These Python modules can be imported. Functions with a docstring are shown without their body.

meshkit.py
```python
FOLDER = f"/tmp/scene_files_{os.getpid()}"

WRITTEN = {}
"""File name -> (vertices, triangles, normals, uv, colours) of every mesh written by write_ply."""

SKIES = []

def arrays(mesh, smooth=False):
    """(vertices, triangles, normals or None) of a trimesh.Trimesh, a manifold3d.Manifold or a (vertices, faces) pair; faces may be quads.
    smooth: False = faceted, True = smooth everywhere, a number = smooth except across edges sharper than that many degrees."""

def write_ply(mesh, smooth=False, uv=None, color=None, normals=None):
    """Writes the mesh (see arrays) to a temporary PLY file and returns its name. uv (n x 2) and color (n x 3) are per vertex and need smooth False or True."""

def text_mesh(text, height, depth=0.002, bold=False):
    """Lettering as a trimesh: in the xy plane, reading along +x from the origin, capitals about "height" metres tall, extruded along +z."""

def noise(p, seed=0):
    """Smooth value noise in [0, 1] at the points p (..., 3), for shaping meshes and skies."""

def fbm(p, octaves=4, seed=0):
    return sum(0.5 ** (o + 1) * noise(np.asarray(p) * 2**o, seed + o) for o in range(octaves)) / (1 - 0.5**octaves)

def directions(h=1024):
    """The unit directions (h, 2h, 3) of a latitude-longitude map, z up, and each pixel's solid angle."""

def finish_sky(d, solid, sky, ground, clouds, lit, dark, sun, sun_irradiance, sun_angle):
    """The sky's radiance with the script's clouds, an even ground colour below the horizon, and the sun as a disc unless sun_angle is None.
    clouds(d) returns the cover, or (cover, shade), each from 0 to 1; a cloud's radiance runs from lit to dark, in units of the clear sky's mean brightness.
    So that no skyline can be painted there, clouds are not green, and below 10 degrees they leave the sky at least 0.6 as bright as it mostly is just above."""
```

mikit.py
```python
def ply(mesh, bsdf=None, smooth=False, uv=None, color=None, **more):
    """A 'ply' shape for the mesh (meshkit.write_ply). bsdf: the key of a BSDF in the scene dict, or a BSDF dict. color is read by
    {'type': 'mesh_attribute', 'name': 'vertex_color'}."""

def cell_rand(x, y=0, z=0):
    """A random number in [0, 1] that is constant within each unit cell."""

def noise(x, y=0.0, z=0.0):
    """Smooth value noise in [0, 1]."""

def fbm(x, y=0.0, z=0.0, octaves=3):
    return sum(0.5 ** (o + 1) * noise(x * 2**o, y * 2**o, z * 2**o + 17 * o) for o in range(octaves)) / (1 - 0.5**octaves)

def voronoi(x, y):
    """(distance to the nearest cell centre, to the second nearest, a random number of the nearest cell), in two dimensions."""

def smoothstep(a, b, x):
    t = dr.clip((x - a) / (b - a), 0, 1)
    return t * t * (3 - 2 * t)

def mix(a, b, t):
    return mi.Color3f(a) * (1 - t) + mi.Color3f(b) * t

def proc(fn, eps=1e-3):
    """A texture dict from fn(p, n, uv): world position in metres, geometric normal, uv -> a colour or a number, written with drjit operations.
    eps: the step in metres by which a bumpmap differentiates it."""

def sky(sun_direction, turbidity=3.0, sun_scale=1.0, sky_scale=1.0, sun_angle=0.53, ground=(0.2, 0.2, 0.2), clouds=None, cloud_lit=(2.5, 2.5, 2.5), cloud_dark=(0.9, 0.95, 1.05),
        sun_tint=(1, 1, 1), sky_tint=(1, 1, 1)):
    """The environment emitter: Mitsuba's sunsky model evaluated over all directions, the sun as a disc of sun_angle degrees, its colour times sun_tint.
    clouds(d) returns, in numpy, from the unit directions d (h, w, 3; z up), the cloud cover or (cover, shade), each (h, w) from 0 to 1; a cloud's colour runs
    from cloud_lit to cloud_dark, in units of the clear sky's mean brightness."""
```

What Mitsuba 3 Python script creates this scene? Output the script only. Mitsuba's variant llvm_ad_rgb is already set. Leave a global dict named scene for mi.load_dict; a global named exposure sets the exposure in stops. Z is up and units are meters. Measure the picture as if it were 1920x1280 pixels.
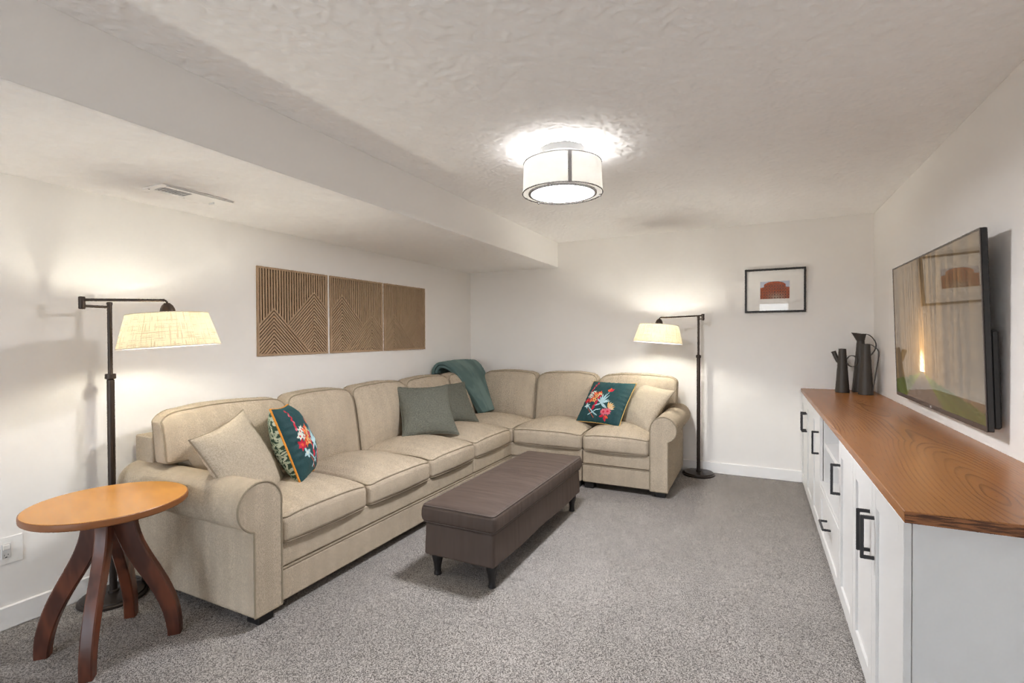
import math, random
import numpy as np
import trimesh
import drjit as dr
import mitsuba as mi
import mikit, meshkit
from mikit import noise, fbm, voronoi, cell_rand, smoothstep, mix, proc
from shapely.geometry import Polygon, Point, box as sbox, LineString
from shapely.ops import unary_union

T = mi.ScalarTransform4f
scene, labels = {}, {}
rng = np.random.default_rng(7)

# ------------------------------------------------------------------ camera, light, exposure
XL, XR, YB, YF = -3.1357, 0.9166, 5.2256, -2.70      # room walls
XS, ZS, ZC, HB = -1.995, 2.122, 2.40, 0.111          # soffit face, soffit underside, ceiling, baseboard
F_PX, YAW, PITCH, ROLL, HCAM = 928.51, 0.45740, -0.011615, -0.004675, 1.35696
_f = np.array([-math.sin(YAW) * math.cos(PITCH), math.cos(YAW) * math.cos(PITCH), math.sin(PITCH)])
_r = np.array([math.cos(YAW), math.sin(YAW), 0.0])
_u = np.cross(_r, _f)
UP = -math.sin(ROLL) * _r + math.cos(ROLL) * _u
scene['camera'] = {'type': 'perspective', 'fov': 2 * math.degrees(math.atan(960 / F_PX)), 'fov_axis': 'x', 'near_clip': 0.02, 'far_clip': 200.0,
                   'to_world': T().look_at(origin=[0, 0, HCAM], target=[float(v) for v in np.array([0, 0, HCAM]) + _f], up=[float(v) for v in UP])}
scene['sky'] = mikit.sky((0.3, 0.6, 0.75), turbidity=4.0, sun_scale=0.0, sky_scale=40.0, ground=(0.35, 0.34, 0.30),
                         clouds=lambda d: np.full(d.shape[:2], 0.75), cloud_lit=(1.1, 1.1, 1.1), cloud_dark=(0.8, 0.85, 0.9))
CEIL_RAD = (120.0, 120.0, 124.0)       # ceiling lamp: the acrylic disc underneath
CEIL_UP = (38.0, 38.0, 38.6)     # ceiling lamp: lamps inside the drum
BULB_L = (265.0, 256.0, 224.0)      # floor lamp bulbs, warm white
BULB_R = (420.0, 408.0, 365.0)
TV_GAIN = 1.0
exposure = 0.50


# ------------------------------------------------------------------ mesh helpers
def vnormals(v, f):
    """Smooth normals shared by vertices that stand at the same place."""
    key = np.unique(np.round(v, 5), axis=0, return_inverse=True)[1].ravel()
    fn = np.cross(v[f[:, 1]] - v[f[:, 0]], v[f[:, 2]] - v[f[:, 0]])
    acc = np.zeros((key.max() + 1, 3))
    for k in range(3):
        np.add.at(acc, key[f[:, k]], fn)
    n = acc[key]
    return n / np.maximum(np.linalg.norm(n, axis=1, keepdims=True), 1e-12)


def shape(v, f, bsdf, uv=None, color=None, smooth=True, **more):
    v, f = np.asarray(v, float), np.asarray(f, int)
    n = vnormals(v, f) if smooth is True else None
    if n is not None:
        d = {'type': 'ply', 'filename': meshkit.write_ply((v, f), False, uv, color, normals=n), 'face_normals': False}
        d['bsdf'] = {'type': 'ref', 'id': bsdf}
        d.update(more)
        return d
    return mikit.ply((v, f), bsdf, smooth=smooth, uv=uv, color=color, **more)


def numbered(k):
    if k not in scene and k not in labels and not any(s.startswith(k + '__') for s in scene):
        return k
    i = 1
    while True:
        c = f'{k}_{i:03d}'
        if c not in scene and c not in labels and not any(s.startswith(c + '__') for s in scene):
            return c
        i += 1


def thing(name, label, cat, group=None):
    k = numbered(name)
    labels[k] = {'label': label, 'category': cat}
    if group:
        labels[k]['group'] = group
    return k


def part(name, d, parent, label=None, kind=None):
    k = numbered(parent + '__' + name)
    scene[k] = d
    if label or kind:
        labels[k] = {}
        if label:
            labels[k]['label'] = label
        if kind:
            labels[k]['kind'] = kind
    return k


def struct(name, d, label, cat='room'):
    scene[name] = d
    labels[name] = {'kind': 'structure', 'label': label, 'category': cat}
    return name


def grid(nu, nv):
    i, j = np.meshgrid(np.arange(nu), np.arange(nv), indexing='ij')
    idx = (i * nv + j)
    a, b, c, d = idx[:-1, :-1].ravel(), idx[1:, :-1].ravel(), idx[1:, 1:].ravel(), idx[:-1, 1:].ravel()
    return np.vstack([np.stack([a, b, c], 1), np.stack([a, c, d], 1)])


def cat_mesh(parts):
    vs, fs, at = [], [], 0
    for v, f in parts:
        vs.append(np.asarray(v, float)); fs.append(np.asarray(f, int) + at); at += len(v)
    return np.vstack(vs), np.vstack(fs)


def cbox(lo, hi, b=0.002):
    """A box with chamfered edges."""
    lo, hi = np.array(lo, float), np.array(hi, float)
    b = min(b, 0.45 * (hi - lo).min())
    pts = []
    for sx in (0, 1):
        for sy in (0, 1):
            for sz in (0, 1):
                s = np.array([sx, sy, sz])
                c = np.where(s == 1, hi, lo)
                for a in range(3):
                    p = c + np.where(s == 1, -b, b)
                    p[a] = c[a]
                    pts.append(p)
    m = trimesh.convex.convex_hull(np.array(pts))
    return np.array(m.vertices), np.array(m.faces)


def plain_box(lo, hi):
    m = trimesh.creation.box(bounds=[lo, hi])
    return np.array(m.vertices), np.array(m.faces)


def lathe(profile, n=48, center=(0, 0, 0), caps=False):
    p = np.array(profile, float)
    th = np.linspace(0, 2 * np.pi, n, endpoint=False)
    v = np.stack([np.outer(p[:, 0], np.cos(th)), np.outer(p[:, 0], np.sin(th)), np.repeat(p[:, 1:2], n, 1)], 2).reshape(-1, 3) + center
    f = []
    for i in range(len(p) - 1):
        for j in range(n):
            a, b, c, d = i * n + j, i * n + (j + 1) % n, (i + 1) * n + (j + 1) % n, (i + 1) * n + j
            f += [[a, b, c], [a, c, d]]
    return v, np.array(f)


def tube(path, r, n=10, closed=False, caps=True):
    P = np.array(path, float)
    m = len(P)
    r = np.broadcast_to(np.asarray(r, float), (m,))
    if closed:
        t = np.roll(P, -1, 0) - np.roll(P, 1, 0)
    else:
        t = np.gradient(P, axis=0)
    t /= np.maximum(np.linalg.norm(t, axis=1, keepdims=True), 1e-12)
    a = np.cross(t[0], [0, 0, 1] if abs(t[0][2]) < .9 else [1, 0, 0]); a /= np.linalg.norm(a)
    A = [a]
    for i in range(1, m):
        a = A[-1] - t[i] * (A[-1] @ t[i]); A.append(a / np.linalg.norm(a))
    A = np.array(A); B = np.cross(t, A)
    th = np.linspace(0, 2 * np.pi, n, endpoint=False)
    v = (P[:, None] + r[:, None, None] * (np.cos(th)[None, :, None] * A[:, None] + np.sin(th)[None, :, None] * B[:, None])).reshape(-1, 3)
    f = []
    for i in range(m if closed else m - 1):
        k = (i + 1) % m
        for j in range(n):
            q = (j + 1) % n
            f += [[i * n + j, k * n + j, k * n + q], [i * n + j, k * n + q, i * n + q]]
    if caps and not closed:
        v = np.vstack([v, P[0], P[-1]])
        for j in range(n):
            q = (j + 1) % n
            f += [[len(v) - 2, j, q], [len(v) - 1, (m - 1) * n + q, (m - 1) * n + j]]
    f = np.array(f)[:, ::-1]
    return v, f


def outward(v, f):
    m = trimesh.Trimesh(v, f, process=False)
    return (v, f[:, ::-1]) if m.volume < 0 else (v, f)


def extrude(poly, h):
    m = trimesh.creation.extrude_polygon(poly, h)
    return np.array(m.vertices), np.array(m.faces)


def rot(v, axis, deg, origin=(0, 0, 0)):
    M = trimesh.transformations.rotation_matrix(math.radians(deg), axis, origin)
    return v @ M[:3, :3].T + M[:3, 3]


def frame(n, up, c):
    n = np.array(n, float); n /= np.linalg.norm(n)
    up = np.array(up, float); up -= n * (up @ n); up /= np.linalg.norm(up)
    return np.stack([np.cross(up, n), up, n], 1), np.array(c, float)


def np_noise(p, seed=0):
    """cheap smooth noise in numpy from sums of sines."""
    r = np.random.default_rng(seed)
    o = 0
    for k in range(6):
        d = r.normal(size=3); d /= np.linalg.norm(d)
        o = o + np.sin(p @ d * (1 + .5 * k) + r.uniform(0, 6.28)) / (1 + .5 * k)
    return o / 2.5


def softbox(size, r, m=(14, 14, 8), disp=None, stripe=0):
    """A box with round edges as six grids with uv in metres (u across the stripes of the cloth), and its disp()."""
    h = np.array(size, float) / 2

    def coords(k):
        inner = np.linspace(-(h[k] - r), h[k] - r, m[k])
        e = (h[k] - r) + r * np.tan(np.linspace(0, np.pi / 4, 6)[1:]) if r > 0 else np.array([])
        return np.concatenate([-e[::-1], inner, e])
    V, Fa, UV, at = [], [], [], 0
    for k in range(3):
        a, b = [(1, 2), (2, 0), (0, 1)][k]
        A, B = np.meshgrid(coords(a), coords(b), indexing='ij')
        for s in (-1, 1):
            p = np.zeros(A.shape + (3,))
            p[..., a], p[..., b], p[..., k] = A, B, s * h[k]
            q = np.clip(p, -(h - r), h - r)
            d = p - q
            d /= np.maximum(np.linalg.norm(d, axis=-1, keepdims=True), 1e-9)
            P = (q + r * d).reshape(-1, 3)
            f = grid(*A.shape)
            if s < 0:
                f = f[:, ::-1]
            o = p.reshape(-1, 3)
            if k == stripe:
                oth = [x for x in range(3) if x != k]
                uv = np.stack([o[:, oth[0]], o[:, oth[1]]], 1)
            else:
                oth = [x for x in range(3) if x not in (k, stripe)][0]
                uv = np.stack([o[:, stripe], o[:, oth] * (1 if s > 0 else -1) + (0 if k != 2 else h[2])], 1)
            V.append(P); Fa.append(f + at); UV.append(uv); at += len(P)
    V, Fa, UV = np.vstack(V), np.vstack(Fa), np.vstack(UV)
    if disp is not None:
        V = disp(V)
    return V, Fa, UV


def edge_loop(size, r, axis, side, disp=None, n=10, out=0.0):
    """The loop around a soft box's edge on the +-axis face: where its piping is sewn."""
    h = np.array(size, float) / 2
    a, b = [(1, 2), (2, 0), (0, 1)][axis]
    o = r * (1 - .7071) - out
    ha, hb, rc = h[a] - o, h[b] - o, max(r, .012)
    pts = []
    for cx, cy, t0 in ((1, 1, 0), (-1, 1, 90), (-1, -1, 180), (1, -1, 270)):
        for t in np.linspace(t0, t0 + 90, 7):
            pts.append([cx * (ha - rc) + rc * math.cos(math.radians(t)), cy * (hb - rc) + rc * math.sin(math.radians(t))])
    pts = np.array(pts)
    full = []
    for i in range(len(pts)):
        p, q = pts[i], pts[(i + 1) % len(pts)]
        k = max(1, int(np.linalg.norm(q - p) / .025))
        for t in range(k):
            full.append(p + (q - p) * t / k)
    full = np.array(full)
    P = np.zeros((len(full), 3))
    P[:, a], P[:, b], P[:, axis] = full[:, 0], full[:, 1], side * (h[axis] - o)
    return disp(P) if disp is not None else P


# ------------------------------------------------------------------ materials
def rgb(*c):
    return {'type': 'rgb', 'value': list(c)}


def principled(color, rough=0.6, spec=0.5, **kw):
    d = {'type': 'principled', 'base_color': color if isinstance(color, dict) else rgb(*color), 'roughness': rough, 'specular': spec}
    d.update(kw)
    return d


def two(b):
    return {'type': 'twosided', 'bsdf': b}


def bump(fn, scale, inner, eps=1e-3):
    return {'type': 'bumpmap', 'arbitrary': proc(fn, eps), 'scale': scale, 'bsdf': inner}


WALL = (0.86, 0.835, 0.80)
scene['mat_wall'] = two({'type': 'diffuse', 'reflectance': rgb(*WALL)})


scene['mat_ceiling'] = two({'type': 'diffuse', 'reflectance': rgb(.93, .912, .888)})
scene['mat_trim'] = two(principled((.86, .85, .83), .35, .5))
scene['mat_white'] = two(principled((.60, .595, .585), .32, .5))
scene['mat_white_inner'] = two(principled((.72, .72, .71), .45, .4))
scene['mat_plastic'] = two(principled((.83, .82, .79), .3, .5))
scene['mat_dark'] = two(principled((.012, .012, .012), .6, .3))
scene['mat_handle'] = two(principled((.018, .019, .021), .42, .5))
scene['mat_foot'] = two(principled((.010, .009, .009), .45, .4))


def carpet_col(p, n, uv):
    d1, d2, c = voronoi(p.x * 330, p.y * 330)
    e1, e2, k = voronoi(p.x * 225 + 7, p.y * 225)
    t = c * .62 + k * .38
    col = mix((.066, .058, .053), (.485, .456, .432), smoothstep(.12, .92, t))
    low = fbm(p.x * 2.3, p.y * 2.3, 0, 3)
    mid = fbm(p.x * 16, p.y * 16, 3, 2)
    return col * (.84 + .22 * low + .12 * mid)


scene['mat_carpet'] = two({'type': 'diffuse', 'reflectance': proc(carpet_col)})


def fabric_fn(dark, light):
    def fn(p, n, uv):
        u, v = uv.x, uv.y
        k = dr.floor(u / .046 + 100)
        par = k - 2 * dr.floor(k / 2)
        q = (v + dr.select(par < .5, u, -u)) / .0066
        tri = dr.abs(q - dr.floor(q) - .5) * 2
        herr = smoothstep(.25, .75, tri)
        plain = .25 + .5 * noise(u * 520, v * 160) + .25 * noise(u * 160, v * 620, 5)
        pat = dr.select(par < .5, .12 + .62 * herr + .22 * plain, plain)
        tone = .92 + .16 * fbm(u * 9, v * 9, 1, 2)
        return mix(dark, light, pat) * tone
    return fn


scene['mat_fabric'] = two({'type': 'diffuse', 'reflectance': proc(fabric_fn((.21, .165, .115), (.57, .485, .378)))})
scene['mat_piping'] = two({'type': 'diffuse', 'reflectance': rgb(.27, .225, .165)})  # darker than the cloth: crease shade along the seams put into the colour


def plain_fabric(p, n, uv):
    a = noise(uv.x * 420, uv.y * 180) * .5 + noise(uv.x * 190, uv.y * 480, 3) * .5
    return mix((.33, .275, .205), (.56, .49, .39), a)


scene['mat_pillow'] = two({'type': 'diffuse', 'reflectance': proc(plain_fabric)})


def boucle_col(p, n, uv):
    d1, d2, c = voronoi(uv.x * 320, uv.y * 320)
    return mix((.072, .075, .062), (.200, .203, .170), smoothstep(.15, .95, c * .75 + .25 * (1 - d1)))


scene['mat_boucle'] = two({'type': 'diffuse', 'reflectance': proc(boucle_col)})


def throw_col(p, n, uv):
    return mix((.078, .128, .124), (.140, .200, .188), smoothstep(.3, .7, fbm(uv.x * 5, uv.y * 6, 2, 3)))


scene['mat_throw'] = two(principled(proc(throw_col), .85, .2, sheen=.8, sheen_tint=.5))
scene['mat_throw_edge'] = two(principled((.30, .26, .19), .9, .2))


def ottoman_col(p, n, uv):
    return mix((.049, .033, .026), (.072, .051, .042), fbm(uv.x * 40, uv.y * 6, 1, 3))


scene['mat_ottoman'] = two(bump(lambda p, n, uv: fbm(uv.x * 26, uv.y * 4, 0, 2), .006, principled(proc(ottoman_col), .62, .35, sheen=.45, sheen_tint=.4), 3e-3))
scene['mat_ottoman_pipe'] = two(principled((.085, .066, .058), .6, .3, sheen=.6))


def oak_col(p, n, uv):
    """Plain-sawn oak: a plane cutting growth rings gives long cathedral arches along y."""
    wob = fbm(p.x * 3.0, p.y * .9, 2.0, 3) - .5
    e1, e2 = dr.abs(p.y - 1.98) * .15, dr.abs(p.y - 5.02) * .17
    dep = dr.minimum(dr.minimum(e1, e2), .13) + .035 * (noise(p.y * 2.6, 4.4) - .5)
    xc = .655 + .14 * (noise(p.y * .6 + 9.0, 6.0) - .5)
    dx = p.x - xc + .05 * wob
    r = dr.sqrt(dx * dx + dep * dep) + (p.z - .866) * .8
    q = r / .0150 + 1.6 * wob + .5 * noise(p.x * 9, p.y * 1.5, 3)
    t = q - dr.floor(q)
    line = smoothstep(.55, .93, t) * (1 - smoothstep(.95, 1.0, t))
    pores = smoothstep(.58, .85, noise(p.x * 620, p.y * 16, p.z * 300)) * (.35 + .65 * smoothstep(.3, .9, t))
    col = mix((.300, .122, .033), (.205, .076, .019), .6 * fbm(p.x * 5, p.y * 1.2, 7, 3) + .2 * noise(p.x * 40, p.y * 2))
    col = mix(col, (.105, .036, .010), .75 * line * smoothstep(.38, .72, fbm(p.x * 6, p.y * 1.6, 4, 2)) * (.5 + .5 * noise(p.x * 60, p.y * 9)))
    return mix(col, (.11, .035, .011), .42 * pores)


scene['mat_oak'] = two(principled(proc(oak_col), .30, .5, clearcoat=.35, clearcoat_gloss=.85))


def oak_end(p, n, uv):
    a = fbm(p.x * 26, p.z * 330, 1, 3)
    return mix((.065, .021, .008), (.22, .085, .030), smoothstep(.34, .66, a))


scene['mat_oak_end'] = two(principled(proc(oak_end), .4, .4))


def cherry_top(p, n, uv):
    return mix((.56, .255, .050), (.45, .185, .032), fbm(p.x * 5 + p.y * 14, p.y * 4 - p.x * 3, 2, 3))


scene['mat_tabletop'] = two(principled(proc(cherry_top), .30, .5, clearcoat=.3, clearcoat_gloss=.8))


def walnut(p, n, uv):
    a = fbm(p.x * 22 + p.z * 3, p.y * 22, p.z * 5, 3)
    return mix((.115, .030, .011), (.046, .012, .006), smoothstep(.3, .7, a))


scene['mat_tableleg'] = two(principled(proc(walnut), .28, .5, clearcoat=.4, clearcoat_gloss=.85))
scene['mat_tableedge'] = two(principled((.20, .072, .022), .35, .5))
scene['mat_bronze'] = two(principled((.030, .022, .018), .34, .5, metallic=.45))
scene['mat_chrome'] = two({'type': 'roughconductor', 'alpha': .12, 'specular_reflectance': rgb(.75, .74, .72)})
scene['mat_nickel'] = two({'type': 'roughconductor', 'alpha': .25, 'specular_reflectance': rgb(.42, .42, .43)})
scene['mat_canopy'] = two(principled((.20, .20, .205), .45, .5))
scene['mat_jug'] = two(principled((.038, .031, .025), .5, .5))


def linen(p, n, uv):
    a = noise(uv.x * 300, uv.y * 9) * .5 + noise(uv.x * 14, uv.y * 420, 3) * .5
    s = smoothstep(.68, .82, noise(uv.x * 420, uv.y * 24, 8)) + smoothstep(.70, .84, noise(uv.x * 17, uv.y * 520, 9))
    return mix(mix((.95, .82, .58), (.86, .70, .45), a), (.50, .34, .16), dr.minimum(s, 1) * .55)


scene['mat_linen'] = {'type': 'principledthin', 'base_color': proc(linen), 'roughness': .8, 'diff_trans': 0.19, 'spec_trans': 0.0, 'eta': 1.3}
scene['mat_drum'] = {'type': 'principledthin', 'base_color': rgb(.93, .91, .85), 'roughness': .7, 'diff_trans': 0.22, 'spec_trans': 0.0, 'eta': 1.3}
scene['mat_acrylic'] = two(principled((.85, .85, .83), .3, .5))
scene['mat_shade_trim'] = two({'type': 'diffuse', 'reflectance': rgb(.72, .64, .5)})


def artwood(p, n, uv):
    a = fbm(uv.x * 14, uv.y * 140, p.z * 2, 3)
    return mix((.275, .175, .100), (.47, .335, .220), a)


scene['mat_artwood'] = two(principled(proc(artwood), .5, .4))
scene['mat_artback'] = two(principled((.022, .010, .005), .8, .1))
scene['mat_frame'] = two(principled((.012, .012, .012), .4, .4))
scene['mat_mat'] = two({'type': 'diffuse', 'reflectance': rgb(.82, .80, .765)})
scene['mat_print'] = two({'type': 'diffuse', 'reflectance': {'type': 'mesh_attribute', 'name': 'vertex_color'}})
scene['mat_vcloth'] = two({'type': 'diffuse', 'reflectance': {'type': 'mesh_attribute', 'name': 'vertex_color'}})
scene['mat_vvelvet'] = two(principled({'type': 'mesh_attribute', 'name': 'vertex_color'}, .7, .3, sheen=.6, sheen_tint=.6))
scene['mat_orange'] = two({'type': 'diffuse', 'reflectance': rgb(.62, .26, .05)})
scene['mat_gold'] = two({'type': 'diffuse', 'reflectance': rgb(.52, .33, .12)})
scene['mat_glazing'] = {'type': 'mask', 'opacity': .05, 'bsdf': two({'type': 'conductor', 'specular_reflectance': rgb(1, 1, 1)})}
scene['mat_windowpane'] = {'type': 'thindielectric'}
scene['mat_tvbody'] = two(principled((.010, .011, .013), .18, .5))
scene['mat_tvback'] = two(principled((.012, .012, .012), .5, .4))
scene['mat_bezel'] = two(principled((.05, .04, .036), .3, .5))
scene['mat_tvscreen'] = two({'type': 'plastic', 'diffuse_reflectance': rgb(.008, .008, .008), 'int_ior': 2.0})
scene['mat_logo'] = two(principled((.75, .75, .75), .3, .5))
scene['mat_leaf'] = {'type': 'principledthin', 'base_color': rgb(.10, .22, .05), 'roughness': .6, 'diff_trans': .8}
scene['mat_soil'] = two({'type': 'diffuse', 'reflectance': rgb(.50, .48, .44)})  # unseen ground, made pale to throw daylight up onto the ceiling

# ------------------------------------------------------------------ the room
TH = .12


def panel_with_hole(lo, hi, hole, axis_span, th0, th1, axis):
    pass


struct('floor', shape(*plain_box((XL, YF, -.1), (XR, YB, 0)), 'mat_carpet', smooth=False), 'speckled grey beige cut pile carpet covering the floor', 'floor')


def value_noise(x, y, seed):
    g = np.random.default_rng(seed).uniform(0, 1, (512, 512))
    i, j = np.floor(x).astype(int), np.floor(y).astype(int)
    u, v = x - i, y - j
    u, v = u * u * (3 - 2 * u), v * v * (3 - 2 * v)
    q = lambda a, b: g[(i + a) % 512, (j + b) % 512]
    return (q(0, 0) * (1 - u) + q(1, 0) * u) * (1 - v) + (q(0, 1) * (1 - u) + q(1, 1) * u) * v


def knockdown(x0, x1, y0, y1, yfine, z, step, amp, seed):
    """The underside of a knockdown-textured ceiling: flattened drops of plaster as real relief."""
    xs = np.linspace(x0, x1, int((x1 - x0) / step) + 1)
    ys = np.r_[np.linspace(y0, yfine, 12)[:-1], np.linspace(yfine, y1, int((y1 - yfine) / step) + 1)]
    X, Y = np.meshgrid(xs, ys, indexing='ij')
    a = .60 * value_noise(X * 42 + 90, Y * 42 + 200, seed) + .40 * value_noise(X * 85 + 90, Y * 85 + 300, seed + 1)
    h = np.clip((a - .42) / .16, 0, 1)
    h = h * h * (3 - 2 * h)
    d = amp * (h + .18 * value_noise(X * 70 + 90, Y * 70 + 400, seed + 2))
    d[[0, -1], :] = 0; d[:, [0, -1]] = 0
    v = np.stack([X, Y, z - d], 2).reshape(-1, 3)
    return v, grid(*X.shape)[:, ::-1]


def relief_and_box(sheet, box_, bsdf):
    """One shape: the relief with smooth normals, the box above it flat."""
    v1, f1 = sheet
    n1 = vnormals(v1, f1)
    v2, f2 = box_
    v2, n2 = v2[f2].reshape(-1, 3), np.repeat(np.cross(v2[f2[:, 1]] - v2[f2[:, 0]], v2[f2[:, 2]] - v2[f2[:, 0]]), 3, 0)
    n2 = n2 / np.linalg.norm(n2, axis=1, keepdims=True)
    v, f, n = np.vstack([v1, v2]), np.vstack([f1, np.arange(len(v2)).reshape(-1, 3) + len(v1)]), np.vstack([n1, n2])
    return {'type': 'ply', 'filename': meshkit.write_ply((v, f), False, normals=n), 'face_normals': False, 'bsdf': {'type': 'ref', 'id': bsdf}}


struct('ceiling', relief_and_box(knockdown(XS, XR, YF, YB, .15, ZC, .0068, .0037, 21), plain_box((XL - TH, YF - TH, ZC + .001), (XR + TH, YB + TH, ZC + .1)), 'mat_ceiling'), 'off white knockdown textured ceiling', 'ceiling')
struct('wall_left', shape(*plain_box((XL - TH, YF, -.1), (XL, YB, ZC)), 'mat_wall', smooth=False), 'plain off white wall behind the long side of the sofa', 'wall')
struct('wall_right', shape(*plain_box((XR, YF, -.1), (XR + TH, YB, ZC)), 'mat_wall', smooth=False), 'plain off white wall behind the television', 'wall')
struct('wall_back', shape(*plain_box((XL - TH, YB, -.1), (XR + TH, YB + TH, ZC)), 'mat_wall', smooth=False), 'plain off white end wall with the small framed picture', 'wall')
struct('ceiling_soffit', relief_and_box(knockdown(XL, XS, YF, YB, .5, ZS, .0072, .0032, 31), plain_box((XL, YF, ZS + .0005), (XS, YB, ZC)), 'mat_soffit'), 'lowered white ceiling bulkhead running along the left wall', 'ceiling')
scene['mat_soffit'] = two({'type': 'diffuse', 'reflectance': rgb(.90, .88, .855)})
# front wall behind the camera: a window, and an unseen wide doorway added for daylight fill
WIN = (0.03, 0.73, 1.02, 2.13)
ADDED_DOOR = (-2.95, -0.62, 0.0, 1.84)
fw = sbox(XL, -.1, XR, ZC).difference(sbox(WIN[0], WIN[2], WIN[1], WIN[3])).difference(sbox(ADDED_DOOR[0], -.2, ADDED_DOOR[1], ADDED_DOOR[3]))
v, f = extrude(fw, TH)
v = np.stack([v[:, 0], YF - TH + v[:, 2], v[:, 1]], 1)
struct('wall_front', shape(*outward(v, f), 'mat_wall', smooth=False), 'wall behind the camera with a window and an added doorway', 'wall')
wf = sbox(WIN[0], WIN[2], WIN[1], WIN[3]).difference(sbox(WIN[0] + .05, WIN[2] + .05, WIN[1] - .05, WIN[3] - .05))
v, f = extrude(wf, TH + .02)
v = np.stack([v[:, 0], YF - TH - .01 + v[:, 2], v[:, 1]], 1)
struct('window_1', shape(*outward(v, f), 'mat_trim', smooth=False), 'white window frame in the wall behind the camera', 'window')
part('pane', {'type': 'rectangle', 'to_world': T().translate([(WIN[0] + WIN[1]) / 2, YF - .06, (WIN[2] + WIN[3]) / 2]).rotate([1, 0, 0], 90).scale([(WIN[1] - WIN[0]) / 2 - .05, (WIN[3] - WIN[2]) / 2 - .05, 1]), 'bsdf': {'type': 'ref', 'id': 'mat_windowpane'}}, 'window_1')
df = sbox(ADDED_DOOR[0] - .07, -.0, ADDED_DOOR[1] + .07, ADDED_DOOR[3] + .07).difference(sbox(ADDED_DOOR[0], -.1, ADDED_DOOR[1], ADDED_DOOR[3]))
v, f = extrude(df, .02)
v = np.stack([v[:, 0], YF + v[:, 2], v[:, 1]], 1)
struct('door_1', shape(*outward(v, f), 'mat_trim', smooth=False), 'white casing of an unseen open doorway added behind the camera for daylight', 'door')
struct('ground_outside', shape(*plain_box((-14, -26, -.25), (14, YF - TH, -.12)), 'mat_soil', smooth=False), 'unseen ground outside the added doorway, made pale to bounce light indoors', 'ground')


def base_board(lo, hi):
    return cbox(lo, hi, .006)


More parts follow.
